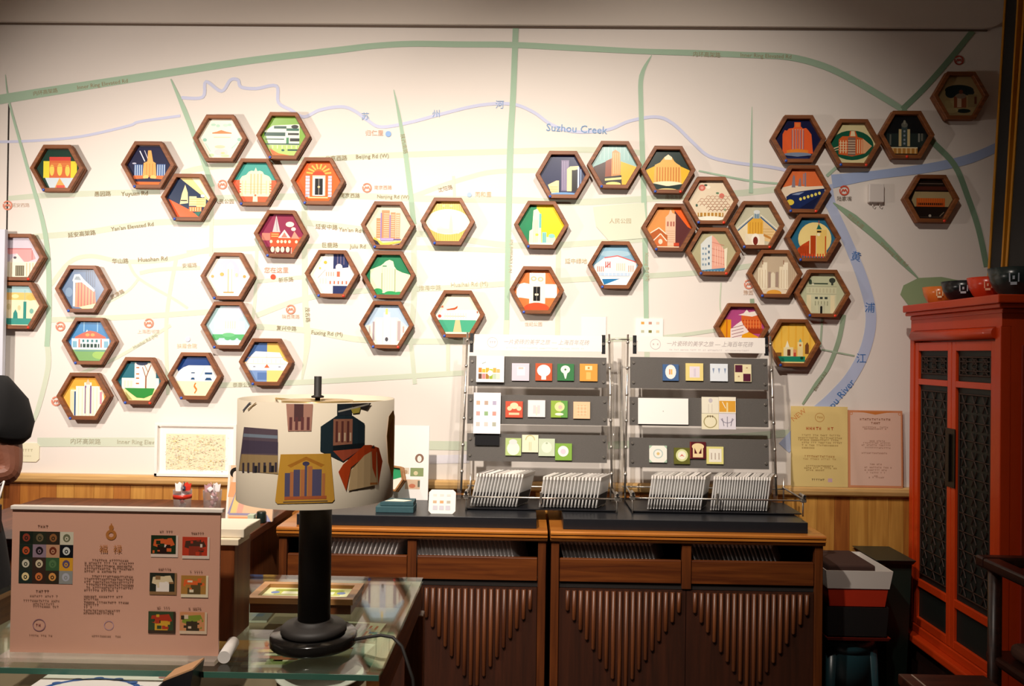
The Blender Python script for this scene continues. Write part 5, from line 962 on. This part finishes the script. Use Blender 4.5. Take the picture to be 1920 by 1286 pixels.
prints = [Po('6a5a64',-130,800,-68,805,-66,888,-140,880),Po('8a97a6',-130,812,-68,816,-68,822,-131,818),Po('554a5c',-131,824,-67,828,-67,850,-134,848),Po('b09468',-134,850,-67,853,-66,888,-140,880),[Rc('4a4048',q,866,q+4,884) for q in range(-132,-66,10)],[Rc('2a2a30',q,872,q+5,884) for q in (-108,-92,-78)],
 Po('cf9a86',-54,757,-8,757,-10,808,-50,808),Rc('6a4a4a',-40,757,-24,790),[Rc('7a4a4a',q,782,q+5,806) for q in (-48,-38,-28,-18)],
 Po('26353c',6,800,36,778,62,780,84,795,84,842,46,867,6,846),Po('a87058',28,786,62,786,62,836,28,838),[Rc('6a3a34',q,790,q+4,830) for q in (32,42,52)],[Rc('e0c0a0',q,812,q+3,828) for q in (37,47,57)],Po('1c2226',28,836,84,832,84,842,28,846),Po('b05238',28,846,80,842,46,866),Rc('2c333a',34,755,60,779),Po('c8b44c',58,766,76,764,74,774,62,776),Po('3a3432',60,756,96,756,88,768,60,762),Ln('c8c0b0',36,772,92,758,3),
 Po('d6a03e',-62,851,24,851,32,938,28,943,-66,943,-70,938),Po('b87a2c',-50,872,-18,856,14,872,8,876,-18,862,-44,876),[Po(c,q,r_,q+w2,r_,q+w2,930,q,930) for c,q,r_,w2 in (('5a5674',-54,886,9),('c07a4c',-45,884,6),('5a5674',-39,880,11),('c07a4c',-27,880,7),('5a5674',-20,872,4),('c07a4c',-15,874,8),('5a5674',-7,880,16),('c07a4c',10,888,5))],El('4a4664',-18,869,6,4),Rc('b8643c',-54,930,18,936),Rc('6a5a4a',-56,939,20,941),
 Po('c4481c',84,836,96,836,112,842,120,868,112,914,100,880,98,848,60,878,52,922,38,886,46,872),Po('d8b888',98,848,108,850,112,912,56,922,60,884,84,856),Rc('c07a40',96,908,110,912),Po('4a3a34',97,842,102,836,104,842),
 Po('d29a3c',132,782,142,770,152,782,156,840,150,880,142,900,132,870,128,820),Po('c0782c',136,796,142,786,146,820,144,868,138,860,134,820),
 Ln('6a6a74',-132,770,-116,752,2.4),Ln('b89868',-122,768,-106,754,2)]
sp = MB(); zz = 0
for s_ in flat(prints):
    xs = [p_[0] for p_ in s_[1]]; x_ = math.floor(min(xs)/12)*12
    while x_ < max(xs):
        art(sp, [s_], shx, rectclip(x_, 747.5, min(x_+12, 220), 950), zz); x_ += 12
    zz += .000012
sh_ob = part('shade', shd, FABRIC, lp); part('printed_pictures', sp, FABRIC, sh_ob)
sr = MB()
for a_ in (0, 120, 240): sr.tube([(0,0,zst-.006),((RS-.003)*math.cos(R_(a_+20)),(RS-.003)*math.sin(R_(a_+20)),zst-.006)], .0018, 6)
part('spider', sr, M_brass, lp)
part('ring_cap', MB().lathe([(.012,zst-.008),(.055,zst-.006),(.055,zst-.003),(.012,zst-.003),(.012,zst-.008)], 32), M_brass, lp)
pts = [(.084,-.01,.012),(.11,-.012,.018),(.14,-.015,.024),(.165,-.02,.022),(.185,-.03,.008),(.21,-.045,-.05),(.222,-.06,-.15),(.225,-.07,-.3),(.23,-.08,-.49),(.235,-.08,-.75),(.26,-.05,-1.03)]
part('cord', MB().tube([tuple(c_*K for c_ in q_) if q_[2] > -.5 else (q_[0]*K, q_[1]*K, q_[2]) for q_ in pts], .0026, 8), M_lblk, lp)

# ================================================================== RED CABINET, RIGHT
M_red = mat('red_lacquer', 'bf3808', .42, var=.12, scale=8, coat=.1)
M_pan = mat('dark_green_panel', '121814', .6)
M_lat = mat('carved_lattice', '2e1a10', .6)
XC = at_y(1706, 800, 3.2).x
YA = 3.2; YE = at_x(1880, 640, XC).y
ZB0 = at_x(1700, 1172, XC).z; ZTop = at_x(1712, 573, XC).z
rc = thing('red_cabinet', 'red lacquered cabinet with carved lattice doors in the corner', 'cabinet', (XC, 0, 0))
dp = XR-XC-.03
L = YA-YE; ym = (YA+YE)/2
H0, H1 = ZB0, ZTop
part('carcass', MB().box(.03, dp, YE+.004, YA-.004, H0, H1-.05), M_red, rc)
# cornice: stepped moulding round front and near side
cn = MB()
for (o_, z0, z1) in ((.055,H1-.028,H1),(.045,H1-.042,H1-.028),(.025,H1-.058,H1-.042)): cn.box(-o_+.02, dp, YE-o_+.02, YA-.004+.0, z0, z1)
part('cornice', cn, M_red, rc, bevel=.004)
part('frieze', MB().box(.0, .03, YE+.004, YA-.004, H1-.10, H1-.058), M_red, rc)
zf0 = H1-.135
part('hood_rail', MB().tube([(.0, YE+.03, zf0+.014), (.0, YA-.03, zf0+.014)], .02, 16), M_red, rc)
for yy in (YE+.004, YA-.036): part('post', MB().box(-.004, .03, yy, yy+.032, H0, H1-.10), M_red, rc, bevel=.003)
part('bottom_rail', MB().box(-.006, .03, YE+.036, YA-.036, H0, H0+.03), M_red, rc, bevel=.003)
bm = MB().box(-.035, dp, YE-.02, YA, H0-.03, H0); part('base_moulding', bm, M_red, rc, bevel=.006)
part('stand', MB().box(.0, dp, YE+.01, YA-.01, .0, H0-.03), wood('stand_dark','1c0c08','2e140c','Y',.5), rc)
zt = zf0-.012; zl = H0+.032
z1_, z2_ = at_x(1740, 711, XC).z, at_x(1740, 722, XC).z
z3_, z4_ = at_x(1760, 1107, XC).z, at_x(1760, 1122, XC).z
def lattice(y0, y1, z0, z1, kind):
    m = MB(); r = .0028; x_ = -.001
    ny = 3; step_ = (y1-y0)/ny; nz = max(2, round((z1-z0)/step_)); sz = (z1-z0)/nz
    for i in range(ny):
        for j in range(nz):
            cy, cz = y0+step_*(i+.5), z0+sz*(j+.5)
            for a_ in (0, 60, 120):
                dy, dz = math.cos(R_(a_))*step_*.5, math.sin(R_(a_))*sz*.5
                m.tube([(x_, cy-dy, cz-dz), (x_, cy+dy, cz+dz)], r, 4, False)
            if kind == 0: m.tube([(x_, cy+step_*.28*math.cos(R_(q)), cz+sz*.28*math.sin(R_(q))) for q in range(0, 361, 60)], r*.8, 4, False)
    for (a_, b_) in (((y0,z0),(y1,z0)),((y1,z0),(y1,z1)),((y1,z1),(y0,z1)),((y0,z1),(y0,z0))): m.tube([(x_,a_[0],a_[1]),(x_,b_[0],b_[1])], r*1.2, 4, False)
    return m
for (ya, yb_) in ((ym+.0015, YA-.038), (YE+.038, ym-.0015)):
    d = part('door', MB().box(.012, .03, ya, yb_, zl, zt), M_pan, rc)
    s_ = .026
    fr = MB()
    for (a0,a1,b0,b1) in ((ya,ya+s_,zl,zt),(yb_-s_,yb_,zl,zt),(ya+s_,yb_-s_,zt-.032,zt),(ya+s_,yb_-s_,z2_,z1_),(ya+s_,yb_-s_,z4_,z3_),(ya+s_,yb_-s_,zl,zl+.03)): fr.box(.0, .0119, a0, a1, b0, b1)
    part('door_frame', fr, M_red, d, bevel=.002)
    g_ = .022
    for (b0, b1, kd) in ((z1_, zt-.032, 0), (z4_+.03, z2_, 1)):
        m_ = lattice(ya+s_+g_*.6, yb_-s_-g_*.6, b0+g_, b1-g_, kd); part('lattice', m_, M_lat, d, loc=(.009,0,0))
zh = at_x(1790, 860, XC).z
part('latch_plate', MB().box(-.004, -.0005, ym-.032, ym+.032, zh-.105, zh+.105), mat('dark_bronze','1e1712',.4,.5), rc, bevel=.0015)
part('latch_bar', MB().box(-.012, -.005, ym-.008, ym+.008, zh-.085, zh+.085), mat('latch_iron','17120e',.4,.5), rc, bevel=.002)
# near side panel mouldings
for (a0, a1) in ((.06, dp-.05),):
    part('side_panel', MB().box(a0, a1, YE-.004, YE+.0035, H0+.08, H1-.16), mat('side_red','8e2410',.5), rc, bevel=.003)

# bowls along its top
def bowl(px0, px1, pyt, pyb, Xb, col, label, seal='d8c8b8'):
    z0 = H1; pc = at_x((px0+px1)/2, pyb, Xb); Y_ = pc.y
    r = (px1-px0)/2*Y_/F*1.22; hgt = (pyb-pyt)*Y_/F*1.15
    b_ = thing('bowl', label, 'bowl', (Xb, Y_, z0+.0004))
    rim = r*1.02
    part('body', MB().lathe([(0,.0),(r*.5,.0),(r*.52,hgt*.06),(r*.72,hgt*.2),(r*.92,hgt*.55),(rim,hgt),(rim-.004,hgt),(r*.86,hgt*.55),(r*.6,hgt*.22),(0,hgt*.16)], 36), mat('bowl_'+col, col, .25), b_)
    mk = MB(); an = math.atan2(-Y_, -Xb)
    for (u_, v_, w_, h2) in ((-.5,.62,.12,.3),(.3,.62,.12,.3),(-.3,.42,.6,.1),(-.1,.62,.2,.12)):
        q = []
        for (s1, t1_) in ((u_,v_-h2/2),(u_+w_,v_-h2/2),(u_+w_,v_+h2/2),(u_,v_+h2/2)):
            th = an - s1*.42; rr = r*(.86+.16*t1_)+.0022
            q.append((rr*math.cos(th), rr*math.sin(th), hgt*t1_))
        mk.add(q, [(0,1,2,3)])
    part('mark', mk, mat('bowl_mark_'+col, seal, .5), b_)
    return b_
XB_ = XC+.085
bowl(1738, 1785, 531, 560, XB_, 'd5722e', 'orange bowl nearest the map on the red cabinet', 'f0d8b0')
bowl(1776, 1836, 528, 561, XB_-.012, '14161a', 'black bowl between the orange and red bowls', 'b8bcc4')
bowl(1824, 1880, 521, 556, XB_-.008, 'c8371a', 'red bowl between the black and dark teal bowls', 'f0b090')
bowl(1866, 1935, 507, 553, XB_, '1f2c2c', 'dark teal bowl at the near end of the red cabinet top', 'a8b4c0')

# black lacquer boards with gold edges leaning on the right wall behind the bowls
M_lac = mat('black_lacquer','070606',.55); M_gold = mat('gold_edge','c98a1e',.35,.5)
def board(px_top, px_bot, wy, label):
    xb = XC+.235; b_ = at_x(px_bot, 520, xb); Y0 = b_.y
    xt_ = at_y(px_top, -35, Y0).x; zt_ = ZC+.2
    o = thing('lacquer_board', label, 'board', (0,0,0))
    xt_ = min(xt_, XR-.035)
    def q(y0, y1, d0, d1): return [(xb+d0,y0,H1+.001),(xb+d1,y0,H1+.001),(xb+d1,y1,H1+.001),(xb+d0,y1,H1+.001),(xt_+d0,y0,zt_),(xt_+d1,y0,zt_),(xt_+d1,y1,zt_),(xt_+d0,y1,zt_)]
    part('face', MB().hexa(q(Y0-wy, Y0-.012, .003, .025)), M_lac, o)
    part('gold_border', MB().hexa(q(Y0-.012, Y0, 0, .027)), M_gold, o)
    part('gold_border', MB().hexa(q(Y0-wy-.010, Y0-wy, 0, .027)), M_gold, o)
board(1887, 1848, .085, 'tall black board with gold edges, nearer the map wall')
board(1926, 1880, .12, 'tall black board with gold edges, nearer the camera')

# ================================================================== BASKET STACK, STOOL, CHAIR
def taper(x0,x1,y0,y1,z0,z1,ins,t,open_=True):
    m = MB(); o = [(x0+ins,y0+ins,z0),(x1-ins,y0+ins,z0),(x1-ins,y1-ins,z0),(x0+ins,y1-ins,z0),(x0,y0,z1),(x1,y0,z1),(x1,y1,z1),(x0,y1,z1),
                   (x0+t,y0+t,z1),(x1-t,y0+t,z1),(x1-t,y1-t,z1),(x0+t,y1-t,z1),(x0+ins+t,y0+ins+t,z0+t),(x1-ins-t,y0+ins+t,z0+t),(x1-ins-t,y1-ins-t,z0+t),(x0+ins+t,y1-ins-t,z0+t)]
    return m.add(o, [(3,2,1,0),(0,1,5,4),(1,2,6,5),(2,3,7,6),(3,0,4,7),(4,5,9,8),(5,6,10,9),(6,7,11,10),(7,4,8,11),(8,9,13,12),(9,10,14,13),(10,11,15,14),(11,8,12,15),(12,13,14,15)])
YK = 2.92
a, b = at_y(1549,1066,YK), at_y(1675,1075,YK); c_ = at_y(1610,1140,YK)
kx0, kx1, kz1, kz0 = a.x, b.x, (a.z+b.z)/2, c_.z
kzm = at_y(1610,1104,YK).z
M_kr, M_kw = mat('red_plastic','b0301a',.4), mat('white_plastic_rim','d4ccc4',.4)
bkt = thing('storage_basket', 'red plastic basket with a wide white rim beside the cabinet', 'basket', (0,0,0))
part('body', taper(kx0+.012,kx1-.012,YK+.012,YK+.28,kz0,kzm,.008,.003), M_kr, bkt)
part('rim', taper(kx0,kx1,YK,YK+.29,kzm-.002,kz1,.009,.0035), M_kw, bkt)
tag(part('brown_mat', MB().box(kx0+.02,kx1-.05,YK+.03,YK+.26,kz1-.02,kz1+.012), mat('brown_felt','3a221a',.9), bevel=.006), 'dark brown folded mat lying in the basket', 'mat')
zs = at_y(1610,1203,YK).z
tag(part('black_crate', taper(kx0+.01,kx1-.01,YK+.01,YK+.28,zs+.014,kz0-.001,.006,.003), mat('black_crate_plastic','0e0c0c',.6)), 'black crate between the basket and the red tray', 'crate')
tag(part('red_tray', taper(kx0+.006,kx1-.004,YK+.005,YK+.285,zs,zs+.012,.006,.003), mat('tray_red','7e2416',.4)), 'flat dark red tray on the teal stool', 'tray')
st_ = thing('teal_stool', 'dark teal plastic stool under the stack of baskets', 'stool', ((kx0+kx1)/2, YK+.145, 0))
M_ts = mat('teal_plastic','1f3a40',.3)
part('seat', MB().lathe([(0,zs-.001),(.085,zs-.001),(.104,zs-.010),(.112,zs-.03),(.115,zs-.06),(.111,zs-.06),(.1,zs-.012),(0,zs-.010)], 36), M_ts, st_)
for a_ in (45,135,225,315):
    ca, sa = math.cos(R_(a_)), math.sin(R_(a_)); part('leg', MB().tube([(.095*ca,.095*sa,zs-.05),(.125*ca,.125*sa,0)], [.03,.022], 10), M_ts, st_)
part('skirt', MB().lathe([(.113,zs-.058),(.122,zs-.20),(.118,zs-.20),(.109,zs-.058),(.113,zs-.058)], 36), M_ts, st_)
p = at_y(1632,1044,3.1); q = at_y(1700,1044,3.1)
gb = thing('green_bin', 'dark green plastic bin between the basket and the red cabinet', 'bin', (0,0,0))
gxb = min(q.x+.02, XC-.045)
part('body', taper(p.x+.05,gxb,3.08,3.27,0,p.z-.012,.02,.004), mat('dark_green_plastic','14231d',.45), gb)
part('rim', MB().hexa([(p.x+.03,3.07,p.z-.02),(gxb,3.07,p.z-.02),(gxb,3.275,p.z-.02),(p.x+.03,3.275,p.z-.02),(p.x,3.05,p.z),(gxb+.004,3.05,p.z),(gxb+.004,3.28,p.z),(p.x,3.28,p.z)]), mat('dark_green_rim','1a2c26',.4), gb, bevel=.003)
# low side table at the lower right
W_blk2 = wood('dark_table_wood','2a120c','4a2418','X',.35)
p = at_y(1683,1262,2.25); q = at_y(1845,1266,2.25)
lt_ = thing('low_side_table', 'dark wooden low table with a pale inlay line in front of the red cabinet', 'table', (0,0,0))
part('top', MB().box(p.x, q.x, 1.75, 2.25, p.z-.03, p.z), W_blk2, lt_, bevel=.004)
part('inlay', MB().box(p.x+.032, p.x+.036, 1.76, 2.24, p.z+.0001, p.z+.0012), mat('inlay_pale','b8a898',.3), lt_)
for lx in (p.x+.03, q.x-.03):
    for ly in (1.78, 2.22): part('leg', MB().box(lx-.016,lx+.016,ly-.016,ly+.016,0,p.z-.03), W_blk2, lt_)
# dark armchair at the right edge
Yh = 2.35
ch = thing('dark_armchair', 'dark wooden armchair at the right edge before the red cabinet', 'chair', (0,0,0))
a = at_y(1842,1046,Yh); xx0 = a.x; zz = a.z
W_ch = wood('chair_dark','1e0d09','3a1c12','Y',.35)
part('top_rail', MB().box(xx0, xx0+.05, 1.80, Yh, zz-.03, zz), W_ch, ch, bevel=.006)
part('top_rail', MB().box(1.85, 1.9, 1.80, Yh, zz-.03, zz), W_ch, ch, bevel=.006)
part('back_rail', MB().box(xx0, 1.9, Yh-.0, Yh+.04, zz-.03, zz+.001), W_ch, ch, bevel=.006)
for (lx, ly) in ((xx0+.025,1.83),(xx0+.025,Yh-.02),(1.87,1.83),(1.87,Yh-.02)): part('leg', MB().tube([(lx,ly,0),(lx,ly,zz-.03)], .018, 12), W_ch, ch)
zse = zz-.27
part('seat', MB().prism([(xx0,1.80),(1.9,1.80),(1.9,Yh+.02),(xx0+.02,Yh+.02)], zse-.03, zse, 'Z'), W_ch, ch, bevel=.01)
part('cushion', MB().box(xx0+.05, 1.85, 1.84, Yh-.04, zse+.0003, zse+.045), mat('cushion_brown','4a2a1c',.8), ch, bevel=.02, seg=4)

# ================================================================== PERSON AT THE LEFT EDGE
def skin(name, verts, edges, mt, parent, root=0, sub=2):
    me = bpy.data.meshes.new(name); me.from_pydata([v[:3] for v in verts], edges, []); o = ob(name, me, parent)
    o.modifiers.new('skin', 'SKIN'); 
    if not me.skin_vertices: me.skin_vertices.new()
    for i, v in enumerate(verts):
        s_ = me.skin_vertices[0].data[i]; s_.radius = (v[3], v[4] if len(v) > 4 else v[3]); s_.use_root = (i == root)
    sb_ = o.modifiers.new('sub', 'SUBSURF'); sb_.levels = sub; sb_.render_levels = sub
    me.materials.append(mt); 
    return o
YPn = 2.30
sh_ = at_y(8, 735, YPn); el = at_y(20, 893, YPn-.03)
pxc = sh_.x-.17
M_skin = mat('skin', '744430', .55, var=.06, scale=20); M_cloth = mat('black_cloth','060506',1.0)
pr_ = thing('person', 'person in a black short sleeved dress standing at the left edge, arm bent', 'person', (pxc, YPn, 0))
ex, ez = el.x-pxc, el.z; sx_, szz = sh_.x-pxc, sh_.z
V = [(0,0,.92,.13,.10),(0,0,1.08,.115,.085),(0,-.005,1.25,.125,.09),(0,0,1.37,.10,.07),(0,-.005,1.46,.048,.048),(0,-.015,1.54,.068,.075),(0,-.02,1.62,.078,.092),(0,-.01,1.68,.055,.065),
     (sx_-.03,0,szz-.02,.052),(sx_+.012,-.015,(szz+ez)/2,.046),(ex,-.03,ez,.040),(ex-.12,-.13,ez+.02,.034),(ex-.20,-.20,ez+.03,.024),
     (-sx_+.03,0,szz-.02,.052),(-sx_-.012,0,1.2,.046),(-sx_-.02,-.02,1.08,.040),(-sx_-.02,-.08,.95,.032),(-sx_-.02,-.11,.86,.024),
     (.09,0,.84,.085),(.095,0,.48,.055),(.095,.02,.10,.038),(.10,-.10,.035,.035),(-.09,0,.84,.085),(-.095,0,.48,.055),(-.095,.02,.10,.038),(-.10,-.10,.035,.035)]
E = [(0,1),(1,2),(2,3),(3,4),(4,5),(5,6),(6,7),(3,8),(8,9),(9,10),(10,11),(11,12),(3,13),(13,14),(14,15),(15,16),(16,17),(0,18),(18,19),(19,20),(20,21),(0,22),(22,23),(23,24),(24,25)]
# hands: five short finger chains each, rooted in the palm
def hand(wi, d, up_):
    d = Vector(d).normalized(); u_ = Vector(up_).normalized(); s_ = d.cross(u_)
    w_ = Vector(V[wi][:3]); pi = len(V); V.append((*(w_+d*.055), .026, .016)); E.append((wi, pi))
    for k_, (o_, ln) in enumerate(((-.026,.062),(-.009,.074),(.009,.070),(.025,.055))):
        b0 = w_+d*.085+s_*o_; i0 = len(V)
        V.append((*b0, .009)); V.append((*(b0+d*ln*.5-u_*.008), .0082)); V.append((*(b0+d*ln*.85-u_*.03), .007)); E.extend([(pi,i0),(i0,i0+1),(i0+1,i0+2)])
    b0 = w_+d*.03-s_*.03; i0 = len(V); V.append((*b0,.011)); V.append((*(b0+d*.03-s_*.022),.0095)); V.append((*(b0+d*.055-s_*.024-u_*.01),.008)); E.extend([(pi,i0),(i0,i0+1),(i0+1,i0+2)])
hand(12, (-.75,-.6,.05), (0,0,1)); hand(17, (0,-.2,-1), (0,1,-.2))
skin('body', V, E, M_skin, pr_)
dm = MB(); n_ = 28; secs = [(.30,.235,.20),(.5,.215,.18),(.75,.19,.155),(.92,.165,.13),(1.04,.138,.108),(1.10,.135,.105),(1.22,.148,.112),(1.32,.155,.108),(1.385,.145,.092),(1.425,.10,.075),(1.44,.07,.062)]
vs = [(a_*math.cos(2*math.pi*k_/n_), b_*math.sin(2*math.pi*k_/n_), z_) for z_, a_, b_ in secs for k_ in range(n_)]
dm.add(vs, [(i_*n_+k_, i_*n_+(k_+1) % n_, (i_+1)*n_+(k_+1) % n_, (i_+1)*n_+k_) for i_ in range(len(secs)-1) for k_ in range(n_)], None, True)
for sg_ in (1, -1):
    dm.tube([(sg_*(sx_-.075), 0, szz+.005), (sg_*(sx_-.03), -.004, szz-.002), (sg_*(sx_+.005), -.010, szz-.045), (sg_*(sx_+.022), -.015, szz-.095), (sg_*(sx_+.022), -.018, szz-.125), (sg_*(sx_+.02), -.018, szz-.13)], [.045, .060, .067, .068, .060, .048], 20)
part('dress', dm, M_cloth, pr_)
hr = MB(); hr.lathe([(0,.135),(.05,.128),(.088,.09),(.102,.03),(.1,-.04),(.085,-.11),(.06,-.15),(0,-.15)], 28, (0,.022,1.625)); part('hair', hr, mat('black_hair','0d0a09',.5), pr_)
fc = MB()
for sx2 in (-.03,.03): fc.lathe([(.012*math.sin(R_(q_)), -.009*math.cos(R_(q_))) for q_ in range(0,181,20)], 12, (sx2,-.092,1.615))
part('eyes', fc, mat('eye_dark','1a1210',.2), pr_)
nm = MB(); nm.tube([(0,-.108,1.625),(0,-.124,1.59),(0,-.112,1.58)], [.008,.012,.008], 8); part('nose', nm, M_skin, pr_)
nm = MB(); nm.tube([(-.022,-.098,1.553),(0,-.106,1.550),(.022,-.098,1.553)], [.004,.007,.004], 8); part('mouth', nm, mat('lips','8a3a34',.5), pr_)
p = at_y(13, 985, YPn-.16)
part('lanyard_tag', MB().box(-.011,.011,-.003,.003,0,.075), mat('tag_brown','2a1a16',.5), pr_, loc=(p.x-pxc, -.2, p.z-.01), bevel=.004)
part('lanyard_cord', MB().tube([(p.x-pxc, -.2, p.z+.064),(p.x-pxc-.004,-.17,p.z+.12),(ex-.02,-.06,ez-.03)], .0025, 6), mat('cord_white','d8d0cc',.7), pr_)
